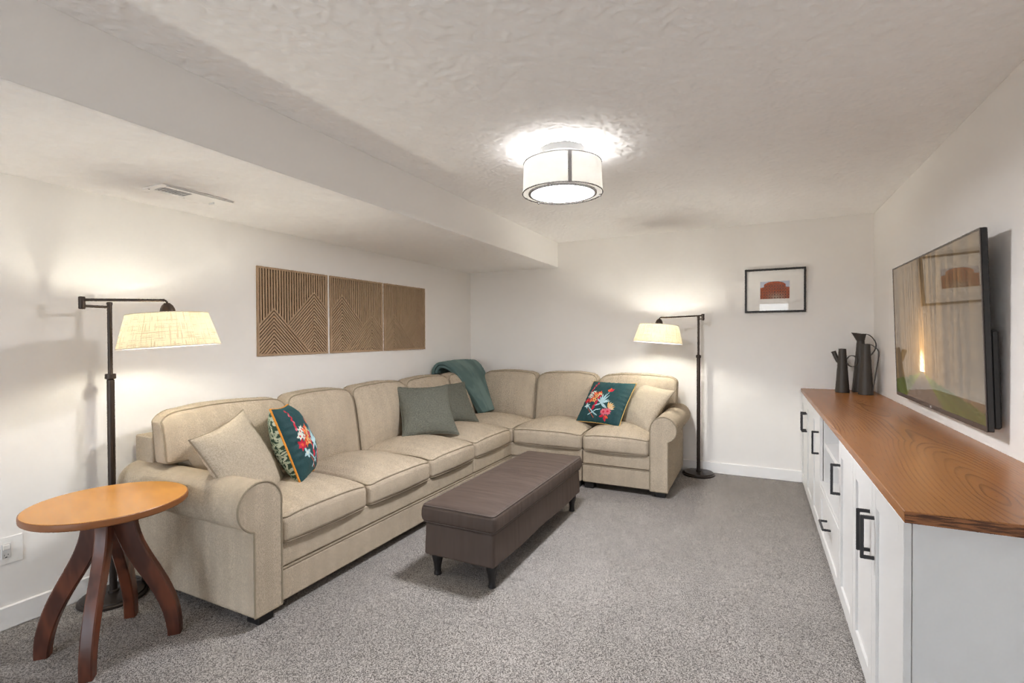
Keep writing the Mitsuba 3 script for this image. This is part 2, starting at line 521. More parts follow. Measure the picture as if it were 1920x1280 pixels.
struct('baseboard_left', shape(*base_board((XL, YF, 0), (XL + .014, YB, HB)), 'mat_trim', smooth=False), 'white baseboard along the left wall', 'baseboard')
struct('baseboard_back', shape(*base_board((XL + .014, YB - .014, 0), (XR, YB, HB)), 'mat_trim', smooth=False), 'white baseboard along the end wall', 'baseboard')
struct('baseboard_right', shape(*base_board((XR - .014, YF, 0), (XR, 1.70, HB)), 'mat_trim', smooth=False), 'white baseboard along the right wall', 'baseboard')


# ------------------------------------------------------------------ ceiling lamp
def make_ceiling_lamp(cx, cy):
    t = thing('ceiling_light', 'round flush ceiling light with white drum shade and grey metal bands', 'ceiling light')
    zb, zt, rb, rt = 2.152, 2.317, .223, .216
    C = (cx, cy, 0)
    part('canopy', shape(*outward(*lathe([(0, 2.355), (.118, 2.355), (.125, 2.362), (.125, 2.4), (0, 2.4)], 64, C)), 'mat_canopy', smooth=False), t, 'grey metal canopy')
    part('stem', shape(*outward(*lathe([(0, 2.2), (.02, 2.2), (.02, 2.36), (0, 2.36)], 24, C)), 'mat_nickel', smooth=False), t)
    v, f = lathe([(rb, zb), (rt, zt)], 96, C)
    part('drum_shade', shape(v, f, 'mat_drum'), t, 'white fabric drum shade')
    part('top_ring', shape(*tube([(cx + rt * math.cos(a), cy + rt * math.sin(a), zt) for a in np.linspace(0, 2 * np.pi, 96, endpoint=False)], .0025, 6, True), 'mat_nickel'), t)
    part('bottom_ring', shape(*tube([(cx + rb * math.cos(a), cy + rb * math.sin(a), zb) for a in np.linspace(0, 2 * np.pi, 96, endpoint=False)], .003, 6, True), 'mat_nickel'), t)
    # underside: white acrylic rim, grey ring, glowing disc
    v, f = lathe([(.190, zb + .004), (.2225, zb + .004)], 96, C)
    part('rim', shape(v, f, 'mat_drum', smooth=False), t, 'white translucent rim under the shade')
    v, f = lathe([(.177, zb - .004), (.190, zb - .004), (.190, zb + .007), (.177, zb + .007), (.177, zb - .004)], 96, C)
    part('inner_ring', shape(*outward(v, f), 'mat_nickel', smooth=False), t, 'grey metal ring around the diffuser')
    th = np.linspace(0, 2 * np.pi, 96, endpoint=False)
    v = np.vstack([[cx, cy, zb]] + [[cx + .177 * math.cos(a), cy + .177 * math.sin(a), zb] for a in th])
    f = np.array([[0, 1 + (i + 1) % 96, 1 + i] for i in range(96)])
    part('diffuser', shape(v, f, 'mat_acrylic', smooth=False, emitter={'type': 'area', 'radiance': rgb(*CEIL_RAD)}), t, 'glowing white diffuser disc')
    # ring of lamps inside, lighting the shade and the ceiling
    v, f = outward(*tube([(cx + .10 * math.cos(a), cy + .10 * math.sin(a), 2.262) for a in np.linspace(0, 2 * np.pi, 48, endpoint=False)], .012, 10, True))
    part('lamp_ring', shape(v, f, 'mat_acrylic', emitter={'type': 'area', 'radiance': rgb(*CEIL_UP)}), t)
    for a in (-1.042, -1.042 + 2 * np.pi / 3, -1.042 + 4 * np.pi / 3):
        v, f = cbox((-.009, -.0035, zb - .002), (.009, .0035, zt + .002), .001)
        v = v + [0, -(rb + .0015), 0]
        w = (v[:, 2] - zb) / (zt - zb)
        v[:, 1] += w * (rb - rt)
        v = rot(v, [0, 0, 1], math.degrees(a) + 90)
        part('strap', shape(v + C, f, 'mat_nickel', smooth=False), t, 'grey vertical metal strap')
    for a in np.arange(3) * 2 * np.pi / 3 + .55:
        v, f = outward(*lathe([(0, zb - .012), (.006, zb - .010), (.007, zb - .004), (.004, zb + .004), (0, zb + .006)], 16, (cx + .216 * math.cos(a), cy + .216 * math.sin(a), 0)))
        part('knob', shape(v, f, 'mat_nickel'), t)
    return t


make_ceiling_lamp(-.974, 2.629)


# ------------------------------------------------------------------ floor lamps
def make_floor_lamp(base, pivot, head, tilt, bulb, label, zs):
    """base, pivot, head: plan positions of the pole, the swing joint and the lamp head."""
    t = thing('floor_lamp', label, 'floor lamp', )
    bx, by = base
    C = (bx, by, 0)
    part('base', shape(*outward(*lathe([(0, 0), (.143, 0), (.148, .004), (.148, .014), (.142, .018), (.136, .019), (.134, .026), (.128, .029), (.02, .033), (0, .033)], 72, C)), 'mat_bronze', smooth=35), t)
    zc = zs['collar']
    part('pole', shape(*outward(*lathe([(0, .03), (.0165, .03), (.0165, zc - .02), (.0125, zc - .015), (.0125, zc)], 24, C)), 'mat_bronze', smooth=35), t)
    part('upper_pole', shape(*outward(*lathe([(0, zc - .01), (.0105, zc - .01), (.0105, zs['low'] + .012), (.013, zs['low'] + .013), (.013, zs['low'] + .022), (.009, zs['low'] + .026), (0, zs['low'] + .026)], 24, C)), 'mat_bronze', smooth=35), t)
    part('collar', shape(*outward(*lathe([(.0105, zc - .014), (.022, zc - .014), (.0235, zc - .010), (.0235, zc + .010), (.022, zc + .012), (.0105, zc + .012)], 24, C)), 'mat_bronze', smooth=35), t)
    # a small nut on the base
    part('pole_nut', shape(*outward(*lathe([(.0165, .032), (.024, .032), (.024, .042), (.0165, .046)], 24, C)), 'mat_bronze', smooth=35), t)
    px, py = pivot
    zl, zh = zs['low'], zs['high']
    part('swing_joint', shape(*outward(*lathe([(0, zl - .016), (.011, zl - .016), (.014, zl - .012), (.014, zh + .012), (.011, zh + .016), (0, zh + .016)], 24, (px, py, 0))), 'mat_bronze', smooth=35), t)
    part('lower_arm', shape(*tube([(bx, by, zl), (px, py, zl)], .0065, 12), 'mat_bronze'), t)
    hx, hy = head
    d = np.array([hx - px, hy - py, 0]); L = np.linalg.norm(d); d /= L
    end = np.array([hx, hy, zh - zs['drop']])
    e0 = end - d * .012
    path = [np.array([px, py, zh]), e0 - d * .07] + [e0 - d * .002]
    part('upper_arm', shape(*tube(path, [.0068, .0066, .0066], 12), 'mat_bronze'), t)
    hook = [e0 - d * .008 + [0, 0, 0], e0 + d * .004 + [0, 0, -.001], end + [0, 0, -.010], end + [0, 0, -.022]]
    part('hook', shape(*tube(hook, .0045, 10), 'mat_bronze'), t)
    # head, tilted about the horizontal axis across the arm
    ax = np.cross([0, 0, 1], d)
    top = end + [0, 0, -.018]

    def put(v):
        return rot(np.asarray(v) , ax, tilt) + top

    part('socket_cap', shape(*(lambda m: (put(m[0]), m[1]))(outward(*lathe([(0, .006), (.012, .004), (.025, -.010), (.032, -.026), (.034, -.040), (.030, -.040), (.026, -.03), (0, -.03)], 32))), 'mat_bronze', smooth=35), t)
    part('socket_ring', shape(*(lambda m: (put(m[0]), m[1]))(outward(*lathe([(.030, -.040), (.0345, -.041), (.0345, -.054), (.030, -.055), (.0, -.055), (0, -.04)], 32))), 'mat_chrome', smooth=35), t, 'chrome ring under the socket cap')
    st, sb, rt, rb = zs['shade_top'], zs['shade_bot'], .174, .220
    n = 96
    th = np.linspace(0, 2 * np.pi, n + 1)
    zz = np.linspace(sb, st, 9)
    vv, uv = [], []
    for z in zz:
        w = (z - sb) / (st - sb)
        r = rb + (rt - rb) * w
        for a in th:
            vv.append([r * math.cos(a), r * math.sin(a), z]); uv.append([a * .2, z])
    f = grid(len(zz), n + 1)
    part('lamp_shade', shape(put(vv), f, 'mat_linen', uv=np.array(uv)), t, 'cream linen shade with slubby weave')
    for r, z in ((rb, sb), (rt, st)):
        part('shade_trim', shape(put(tube([(r * math.cos(a), r * math.sin(a), z) for a in th[:-1]], .0022, 6, True)[0]), tube([(r * math.cos(a), r * math.sin(a), z) for a in th[:-1]], .0022, 6, True)[1], 'mat_shade_trim'), t)
    # spider: three thin wires holding the shade
    w = []
    for a in np.arange(3) * 2 * np.pi / 3 + .4:
        w.append(tube([(.03 * math.cos(a), .03 * math.sin(a), st - .012), (rt * math.cos(a), rt * math.sin(a), st - .002)], .0016, 6))
    v, f = cat_mesh(w)
    part('shade_spider', shape(put(v), f, 'mat_bronze'), t)
    v, f = outward(*lathe([(0, -.055), (.016, -.055), (.017, -.085), (.0, -.086)], 20))
    part('socket', shape(put(v), f, 'mat_bronze', smooth=35), t)
    prof = [(0, -.159)] + [(.031 * math.sin(a), -.128 - .031 * math.cos(a)) for a in np.linspace(.2, 2.3, 12)] + [(.014, -.092), (.013, -.086), (0, -.086)]
    v, f = outward(*lathe(prof, 28))
    part('bulb', shape(put(v), f, 'mat_acrylic', emitter={'type': 'area', 'radiance': rgb(*bulb)}), t, 'glowing warm white bulb')
    return t


make_floor_lamp((-3.008, 1.385), (-2.99, 1.26), (-2.655, 1.470), -3.8, BULB_L,
                'tall dark bronze floor lamp with linen shade behind the round side table', dict(collar=1.157, low=1.515, high=1.545, drop=.002, shade_top=-.052, shade_bot=-.215))
make_floor_lamp((-.498, 5.105), (-.45, 5.015), (-.80, 4.715), -5.0, BULB_R,
                'tall dark bronze floor lamp with linen shade at the right end of the sofa', dict(collar=1.15, low=1.51, high=1.54, drop=.02, shade_top=-.052, shade_bot=-.215))


# ------------------------------------------------------------------ sectional sofa
sofa = thing('sectional_sofa', 'large beige herringbone L shaped sectional sofa with rolled arms in the corner', 'sofa')


def boxed(lo, hi, stripe, r=.012, m=None):
    lo, hi = np.array(lo, float), np.array(hi, float)
    s = hi - lo
    m = m or tuple(int(max(2, min(10, x / .2))) for x in s)
    v, f, uv = softbox(s, r, m, None, stripe)
    return v + (lo + hi) / 2, f, uv


def cat3(parts):
    vs, fs, us, at = [], [], [], 0
    for v, f, u in parts:
        vs.append(v); fs.append(f + at); us.append(u); at += len(v)
    return np.vstack(vs), np.vstack(fs), np.vstack(us)


SX = -2.085     # front of the long side
SY = 4.220      # front of the short side
ZR = .212       # seam of the front rail


def base_unit(name, boxes):
    v, f, uv = cat3([boxed(lo, hi, st) for lo, hi, st in boxes])
    return part(name, shape(v, f, 'mat_fabric', uv=uv), sofa)


b1 = base_unit('base', [((-3.08, 1.60, .055), (SX, 3.528, ZR), 1), ((-3.08, 1.60, ZR + .004), (SX - .014, 3.528, .338), 1), ((-3.09, 1.535, .06), (-2.93, 3.528, .82), 1)])
b2 = base_unit('base', [((-3.08, 3.536, .055), (SX, 5.17, ZR), 1), ((-3.08, 3.536, ZR + .004), (SX - .014, 5.17, .338), 1), ((-3.09, 3.536, .06), (-2.93, 5.18, .80), 1),
                        ((SX - .02, SY, .055), (-1.394, 5.17, ZR), 0), ((SX - .02, SY + .014, ZR + .004), (-1.394, 5.17, .338), 0), ((-3.09, 5.03, .06), (-1.394, 5.18, .80), 0)])
b3 = base_unit('base', [((-1.386, SY, .055), (-.72, 5.17, ZR), 0), ((-1.386, SY + .014, ZR + .004), (-.72, 5.17, .338), 0), ((-1.386, 5.03, .06), (-.70, 5.18, .80), 0)])
part('piping', shape(*tube([(SX - .002, y, ZR + .002) for y in np.linspace(1.655, 3.526, 30)], .0045, 8), 'mat_piping'), b1)
part('piping', shape(*tube([(SX - .002, y, ZR + .002) for y in np.linspace(3.538, SY, 12)] + [(x, SY + .002, ZR + .002) for x in np.linspace(SX + .01, -1.396, 12)], .0045, 8), 'mat_piping'), b2)
part('piping', shape(*tube([(x, SY + .002, ZR + .002) for x in np.linspace(-1.384, -.795, 12)], .0045, 8), 'mat_piping'), b3)

# arms: an upright panel under a roll
def arm_poly(c, zc, r, a, b, z0=.055):
    return unary_union([Point(c, zc).buffer(r, 48), sbox(a, z0, b, zc)])


def arm_mesh(poly, length, dent=None):
    xy = np.array(poly.exterior.coords)[:-1]
    if Polygon(xy).exterior.is_ccw is False:
        xy = xy[::-1]
    # resample the outline
    ring = LineString(np.vstack([xy, xy[:1]]))
    n = 150
    pts = np.array([ring.interpolate(i / n, normalized=True).coords[0] for i in range(n)])
    keep = np.vstack([pts])
    s = np.linspace(0, ring.length, n, endpoint=False)
    L = np.linspace(0, length, 26)
    v, uv = [], []
    for l in L:
        for p, q in zip(keep, s):
            v.append([l, p[0], p[1]]); uv.append([l, q])
        v.append([l, keep[0][0], keep[0][1]]); uv.append([l, ring.length])
    f = grid(len(L), n + 1)
    v, uv = np.array(v), np.array(uv)
    capv, capf = trimesh.creation.triangulate_polygon(Polygon(keep), engine='earcut') if True else (None, None)
    capv = np.array(capv)
    parts = [(v, f, uv)]
    for l, flip in ((0, True), (length, False)):
        cv = np.stack([np.full(len(capv), l), capv[:, 0], capv[:, 1]], 1)
        parts.append((cv, capf[:, ::-1] if flip else capf, capv.copy()))
    return parts, keep


def build_arm(poly, along, front, length, label):
    """along 'x': the roll runs in -x from x=front; along 'y': in +y from y=front."""
    parts, ring = arm_mesh(poly, length)

    def put(v):
        v = np.asarray(v)
        if along == 'x':
            return np.stack([front - v[:, 0], v[:, 1], v[:, 2]], 1)
        return np.stack([v[:, 1], front + v[:, 0], v[:, 2]], 1)

    out = []
    for v, f, uv in parts:
        w = put(v)
        out.append((w, f, uv))
    v, f, uv = cat3(out)
    v, f = outward(v, f) if True else (v, f)
    d = mikit.ply((v, f), 'mat_fabric', smooth=False, uv=uv)
    # smooth body, flat ends
    body = out[0]
    n = vnormals(body[0], body[1])
    m = trimesh.Trimesh(v, f, process=False)
    nn = np.zeros_like(v)
    flipped = np.sign(np.sum(n[f[0][0]] * np.cross(v[f[0][1]] - v[f[0][0]], v[f[0][2]] - v[f[0][0]]))) or 1
    nn[:len(body[0])] = n * flipped
    e = np.array([1.0, 0, 0]) if along == 'x' else np.array([0, -1.0, 0])
    k = len(body[0])
    nn[k:k + len(out[1][0])] = e
    nn[k + len(out[1][0]):] = -e
    d = {'type': 'ply', 'filename': meshkit.write_ply((v, f), False, uv, None, normals=nn), 'face_normals': False, 'bsdf': {'type': 'ref', 'id': 'mat_fabric'}}
    a = part('arm', d, sofa, label)
    rr = np.vstack([ring])
    loop = put(np.stack([np.full(len(rr), .0), rr[:, 0], rr[:, 1]], 1))
    part('piping', shape(*tube(loop, .0045, 8, True), 'mat_piping'), a)
    return a


build_arm(arm_poly(1.545, .565, .115, 1.511, 1.658), 'x', -2.072, .99, 'rolled arm beside the round table')
build_arm(arm_poly(-.684, .572, .106, -.793, -.648), 'y', 4.206, .95, 'rolled arm beside the right floor lamp')

# seat cushions
def seat_cushion(lo, hi, stripe, front, seed):
    """front: (axis, sign) of the side that bulges forward."""
    lo, hi = np.array(lo, float), np.array(hi, float)
    s, c = hi - lo, (lo + hi) / 2
    r = .034
    ax, sg = front

    def disp(v):
        q = v.copy()
        X, Y = 2 * v[:, 0] / s[0], 2 * v[:, 1] / s[1]
        Z = v[:, 2] / (s[2] / 2)
        crown = np.clip(1 - X ** 2, 0, 1) ** .8 * np.clip(1 - Y ** 2, 0, 1) ** .8
        q[:, 2] += .068 * crown * (Z > 0) * np.clip(Z, 0, 1) + .006 * np_noise(v * 9, seed) * np.clip(crown * 2, 0, 1) * (Z > .5)
        o = 1 - ax
        O = 2 * v[:, o] / s[o]
        F = np.clip(2 * v[:, ax] / s[ax] * sg, 0, 1) ** 6
        q[:, ax] += sg * .026 * F * np.clip(1 - O ** 2, 0, 1) * (1 - .5 * Z ** 2)
        # sagging lower corners
        q[:, 2] -= .022 * F * np.clip(np.abs(O), 0, 1) ** 4 * (Z > 0)
        return q

    v, f, uv = softbox(s, r, (16, 16, 5), disp, stripe)
    k = part('seat_cushion', shape(v + c, f, 'mat_fabric', uv=uv), sofa)
    for sd in (1, -1):
        part('piping', shape(*(lambda m: (m[0] + c, m[1]))(tube(edge_loop(s, r, 2, sd, disp, out=.002), .0040, 7, True)), 'mat_piping'), k)
    return k


ZB, ZT = .332, .484
seat_cushion((-2.80, 1.667, ZB), (-2.078, 2.266, ZT), 1, (0, 1), 1)
seat_cushion((-2.80, 2.272, ZB), (-2.078, 2.906, ZT - .004), 1, (0, 1), 2)
seat_cushion((-2.80, 2.912, ZB), (-2.078, 3.530, ZT), 1, (0, 1), 3)
seat_cushion((-2.80, 3.540, ZB), (-2.085, 4.212, ZT), 1, (0, 1), 4)
seat_cushion((-2.80, 4.216, ZB), (-2.085, 4.80, ZT + .002), 1, (0, 1), 5)
seat_cushion((-2.076, 4.213, ZB), (-1.392, 4.92, ZT), 0, (1, -1), 6)
seat_cushion((-1.386, 4.213, ZB), (-.802, 4.92, ZT), 0, (1, -1), 7)


def back_cushion(w, h, d, run, center, z0, lean, seed, cut=None):
    """run 'x': stands along the left wall facing +x, width along y; run 'y': along the end wall facing -y, width along x.
    cut: (side, from, z): the end that overhangs an arm, its lower edge raised to z."""
    s = np.array([w, d, h])
    r = .036

    def disp(v):
        q = v.copy()
        X, Z, Y = 2 * v[:, 0] / w, 2 * v[:, 2] / h, 2 * v[:, 1] / d
        crown = np.clip(1 - X ** 2, 0, 1) ** .7 * np.clip(1 - Z ** 2, 0, 1) ** .7
        q[:, 1] -= .052 * crown * np.clip(-Y, 0, 1)
        q[:, 1] += .012 * crown * np.clip(Y, 0, 1)
        q[:, 1] += .007 * np_noise(v * 8, seed) * crown * np.clip(-Y, 0, 1)
        q[:, 2] += (.020 * np.clip(1 - X ** 2, 0, 1) + .005 * np_noise(v * [14, 2, 2], seed + 9)) * np.clip(Z, 0, 1) ** 3
        q[:, 2] -= .045 * np.clip((np.abs(X) - .72) / .28, 0, 1) ** 2.2 * np.clip(Z, 0, 1) ** 2
        # front top edge rounded back
        q[:, 1] += .030 * np.clip(Z, 0, 1) ** 5 * (Y < 0)
        if cut:
            side, x0, zc = cut
            t = np.clip((side * v[:, 0] - x0 + .05) / .10, 0, 1)
            t = t * t * (3 - 2 * t)
            top = h / 2
            k = (top - (zc - z0 - h / 2)) / h
            e = np.clip((side * X - .35) / .65, 0, 1) ** 1.5
            q[:, 1] -= (q[:, 1] + d / 2) * .38 * e
            q[:, 2] -= .035 * np.clip((side * X - .70) / .30, 0, 1) ** 2 * np.clip(Z, 0, 1) ** 2
            q[:, 2] = q[:, 2] * (1 - t) + (top - (top - q[:, 2]) * k) * t
        # lean back
        q[:, 1] += (q[:, 2] + h / 2) * math.tan(math.radians(lean))
        return q

    v, f, uv = softbox(s, r, (18, 4, 16), disp, 0)

    def put(p):
        p = np.asarray(p)
        z = p[:, 2] + z0 + h / 2
        if run == 'x':
            return np.stack([center[0] - p[:, 1], center[1] + p[:, 0], z], 1)
        return np.stack([center[0] + p[:, 0], center[1] + p[:, 1], z], 1)

    k = part('back_cushion', shape(*outward(put(v), f), 'mat_fabric', uv=uv), sofa)
    for sd in (-1, 1):
        lp = edge_loop(s, r, 1, sd, disp, out=.002)
        part('piping', shape(*tube(put(lp), .0038, 7, True), 'mat_piping'), k)
    return k


LEAN = 9
zb, hb = .455, .505
back_cushion(.780, hb, .155, 'x', (-2.768, 1.882), zb, LEAN, 1, (-1, .225, .695))
back_cushion(.585, hb, .155, 'x', (-2.768, 2.572), zb, LEAN, 2)
back_cushion(.655, hb, .155, 'x', (-2.768, 3.197), zb, LEAN, 3)
back_cushion(.680, hb, .155, 'x', (-2.778, 3.880), zb, LEAN, 4)
back_cushion(.560, hb, .155, 'x', (-2.788, 4.515), zb, LEAN, 5)
back_cushion(.660, hb, .155, 'y', (-2.435, 4.863), zb, LEAN, 6)
back_cushion(.665, hb, .155, 'y', (-1.765, 4.858), zb, LEAN, 7)
back_cushion(.760, hb, .155, 'y', (-1.040, 4.853), zb, LEAN, 8, (1, .235, .71))
for x, y in ((-2.135, 1.585), (-3.02, 1.585), (-2.14, 3.46), (-2.14, 3.60), (-3.02, 3.5), (-1.45, 4.28), (-1.33, 4.28), (-.715, 4.285), (-.715, 5.11), (-3.02, 5.11)):
    part('foot', shape(*cbox((x - .042, y - .042, 0), (x + .042, y + .042, .058), .004), 'mat_foot', smooth=False), sofa, 'black block foot')


# ------------------------------------------------------------------ throw pillows
def pillow_grid(w, t, side, n=45, seed=0, pinch=.055, wr=.005, crease=.011):
    a = np.sin(np.linspace(-np.pi / 2, np.pi / 2, n))
    U, V = np.meshgrid(a, a, indexing='ij')
    X = w / 2 * U * (1 - pinch * (1 - V ** 2) * np.abs(U) ** 2)
    Y = w / 2 * V * (1 - pinch * (1 - U ** 2) * np.abs(V) ** 2)
    prof = (np.clip(1 - U ** 2, 0, 1) * np.clip(1 - V ** 2, 0, 1)) ** .48
    Z = side * t / 2 * prof
    P = np.stack([X, Y, Z], 2).reshape(-1, 3)
    P[:, 2] += side * wr * np_noise(P * 28, seed) * prof.ravel()
    ph = 1.5 * np_noise(P * 14, seed + 3)
    eu, ev = (np.abs(U) ** 5 * (1 - V ** 2)).ravel(), (np.abs(V) ** 5 * (1 - U ** 2)).ravel()
    P[:, 2] += side * crease * (np.sin(V.ravel() * 30 + ph) * eu + np.sin(U.ravel() * 27 + ph) * ev) * prof.ravel()
    f = grid(n, n)
    if side < 0:
        f = f[:, ::-1]
    return P, f, np.stack([U.ravel(), V.ravel()], 1)


def pillow_rim(w, n=40, pinch=.055):
    a = np.linspace(-1, 1, n)
    pts = []
    for U, V in [(a, -np.ones(n)), (np.ones(n), a), (-a, np.ones(n)), (-np.ones(n), -a)]:
        X = w / 2 * U * (1 - pinch * (1 - V ** 2))
        Y = w / 2 * V * (1 - pinch * (1 - U ** 2))
        pts.append(np.stack([X, Y, np.zeros(n)], 1)[:-1])
    return np.vstack(pts)


def bend_fn(bend):
    def g(p):
        p = p.copy()
        p[:, 2] += bend * (p[:, 0] ** 2 - .02)
        return p
    return g


def pillow(label, c, n, up, w, t, front_mat, back_mat, rim_mat, group=None, seed=0, paint=None, paint_back=None, twist=0, bend=0, ng=45, name='throw_pillow', rim_label=None, rim_r=.0042, pinch=.055):
    k = thing(name, label, 'pillow', group)
    M, o = frame(n, up, c)
    if twist:
        a = math.radians(twist)
        M = M @ np.array([[math.cos(a), -math.sin(a), 0], [math.sin(a), math.cos(a), 0], [0, 0, 1]])
    g = bend_fn(bend)
    for side, mat, pt, nm in ((1, front_mat, paint, 'front_cover'), (-1, back_mat, paint_back, 'back_cover')):
        p, f, uv = pillow_grid(w, t, side, ng if pt is None else 230, seed, pinch)
        col = pt(uv) if pt else None
        part(nm, shape(g(p) @ M.T + o, f, mat, uv=uv * w / 2, color=col), k)
    part('piping', shape(*tube(g(pillow_rim(w, pinch=pinch)) @ M.T + o, rim_r, 7, True), rim_mat), k, rim_label)
    return k


# embroidery: shapes laid over the cloth in the cover's own coordinates (-1..1)
class Cloth:
    def __init__(self, uv, base):
        self.u, self.v = uv[:, 0], uv[:, 1]
        self.c = np.tile(np.array(base, float), (len(uv), 1))

    def put(self, m, col):
        self.c[m] = col

    def ell(self, x, y, a, b, deg, col):
        t = math.radians(deg)
        du, dv = self.u - x, self.v - y
        p, q = du * math.cos(t) + dv * math.sin(t), -du * math.sin(t) + dv * math.cos(t)
        self.put((p / a) ** 2 + (q / b) ** 2 < 1, col)

    def leaf(self, x, y, deg, l, w, col):
        """a petal from (x,y) pointing along deg."""
        t = math.radians(deg)
        du, dv = self.u - x, self.v - y
        p, q = du * math.cos(t) + dv * math.sin(t), -du * math.sin(t) + dv * math.cos(t)
        s = np.clip(p / l, 0, 1)
        self.put((p > 0) & (p < l) & (np.abs(q) < w * np.sin(np.pi * s ** .8)), col)

    def line(self, pts, w, col):
        for (x0, y0), (x1, y1) in zip(pts[:-1], pts[1:]):
            dx, dy = x1 - x0, y1 - y0
            t = np.clip(((self.u - x0) * dx + (self.v - y0) * dy) / (dx * dx + dy * dy), 0, 1)
            self.put((self.u - x0 - t * dx) ** 2 + (self.v - y0 - t * dy) ** 2 < w * w, col)

    def flower(self, x, y, r, col, mid, n=6, a0=0):
        for k in range(n):
            self.leaf(x, y, a0 + k * 360 / n, r, r * .28, col)
        self.ell(x, y, r * .25, r * .25, 0, mid)


RED, ORG, PNK, YEL, BLU, WHT, CRM = (.42, .012, .035), (.62, .085, .03), (.55, .12, .16), (.62, .36, .13), (.36, .52, .56), (.60, .62, .55), (.55, .42, .26)
TEAL = (.010, .046, .052)


def embroidery(uv, flip=1):
    k = Cloth(uv * [flip, 1], TEAL)
    r = np.random.default_rng(5)
    for i in range(9):      # the red spray climbing to the upper corner
        k.ell(-.72 + .03 * i * (i % 2) * .3 + .012 * i, .30 + .068 * i, .052, .034, 40 + 60 * (i % 2), RED if i % 3 else PNK)
    for x, y in ((-.62, .22), (-.50, .26), (-.70, .10), (-.56, .06)):
        k.flower(x, y, .12, WHT, RED, 5, r.uniform(0, 72))
    for x, y, c in ((-.40, .18, ORG), (-.28, .08, YEL), (-.42, -.02, ORG), (-.22, .24, ORG), (-.34, -.10, YEL), (-.16, .14, CRM), (-.52, -.12, ORG)):
        k.flower(x, y, .13, c, RED if c == YEL else YEL, 5, r.uniform(0, 72))
    k.flower(-.72, -.12, .17, RED, ORG, 6, 15)
    for i in range(8):
        k.ell(-.13 - .022 * i, .10 - .085 * i, .075, .045, 30 if i % 2 else 150, RED)
    for i, a in enumerate((62, 82, 100, 35, 118, 145, 205, 330)):
        k.leaf(.04, -.22, a, .46 if i < 3 else .34, .036, BLU)
    k.leaf(.02, -.22, 20, .40, .05, BLU); k.leaf(.02, -.24, -28, .40, .05, BLU)
    k.line([(.04, -.2), (.20, .38)], .012, BLU)
    k.leaf(.20, .34, 95, .22, .07, ORG); k.leaf(.20, .34, 50, .22, .06, RED); k.leaf(.20, .34, 140, .18, .05, ORG)
    for i, a in enumerate((20, 40, 60, 80, 100)):
        k.leaf(.40, -.40, a, .30, .035, CRM if i % 2 else YEL)
    k.leaf(.40, -.40, 0, .28, .05, CRM)
    for x, y in ((.26, -.58), (.42, -.54)):
        k.flower(x, y, .17, PNK, WHT, 9, 10); k.ell(x, y, .05, .05, 0, RED)
    k.leaf(.30, -.72, 200, .22, .06, RED); k.leaf(.34, -.72, 280, .24, .06, RED); k.leaf(.34, -.72, 330, .20, .05, ORG)
    k.line([(-.60, -.34), (-.20, -.66), (-.02, -.74)], .022, BLU)
    k.line([(-.42, -.76), (-.10, -.52), (.06, -.48)], .020, BLU)
    k.flower(-.62, -.36, .16, BLU, WHT, 4, 20)
    k.line([(-.5, -.5), (-.14, -.86)], .010, ORG)
    t = r.normal(0, .10, len(uv))[:, None]
    return np.clip(k.c * (1 + t), 0, 1)


def leafprint(uv):
    k = Cloth(uv, (.045, .075, .055))
    r = np.random.default_rng(11)
    for i in range(22):
        for j in range(22):
            x, y = -1 + i / 10.5 + r.uniform(-.03, .03), -1 + j / 10.5 + r.uniform(-.03, .03)
            a = r.uniform(0, 360)
            c = [(.42, .47, .36), (.34, .41, .31), (.50, .52, .42)][r.integers(3)]
            k.leaf(x, y, a, .125, .026, c); k.leaf(x, y, a + r.uniform(70, 150), .10, .022, c)
    return k.c


pillow('plain beige pillow tucked into the left rolled arm', (-2.432, 1.717, .690), (.823, .346, .45), (-.345, -.324, .881), .490, .15, 'mat_pillow', 'mat_pillow', 'mat_piping', 'plain beige pillows', 1, pinch=.09)
pillow('teal velvet pillow with embroidered flowers, near end, showing leaf print back', (-2.505, 2.095, .722), (.707, .612, .354), (-.319, -.17, .932), .455, .215, 'mat_vvelvet', 'mat_vcloth', 'mat_orange', None, 2,
       embroidery, leafprint, rim_label='orange corded edge', rim_r=.006)
pillow('grey green boucle pillow, front one of the pair', (-2.529, 3.472, .722), (.662, -.477, .578), (-.458, .352, .816), .492, .17, 'mat_boucle', 'mat_boucle', 'mat_boucle', None, 3, pinch=.12)
pillow('grey green boucle pillow half hidden behind the front one', (-2.67, 4.062, .706), (.695, -.372, .616), (-.535, .305, .788), .467, .16, 'mat_boucle', 'mat_boucle', 'mat_boucle', None, 4, pinch=.12)
pillow('teal velvet pillow with embroidered flowers at the right end, gold braid edge', (-1.284, 4.630, .714), (-.238, -.719, .653), (.194, .624, .757), .482, .15, 'mat_vvelvet', 'mat_vcloth', 'mat_gold', None, 5,
       embroidery, leafprint, rim_label='gold braided edge', rim_r=.005)
pillow('plain beige pillow tucked into the right rolled arm', (-.946, 4.680, .694), (-.401, -.664, .631), (.433, .469, .77), .475, .15, 'mat_pillow', 'mat_pillow', 'mat_piping', 'plain beige pillows', 6, pinch=.09)


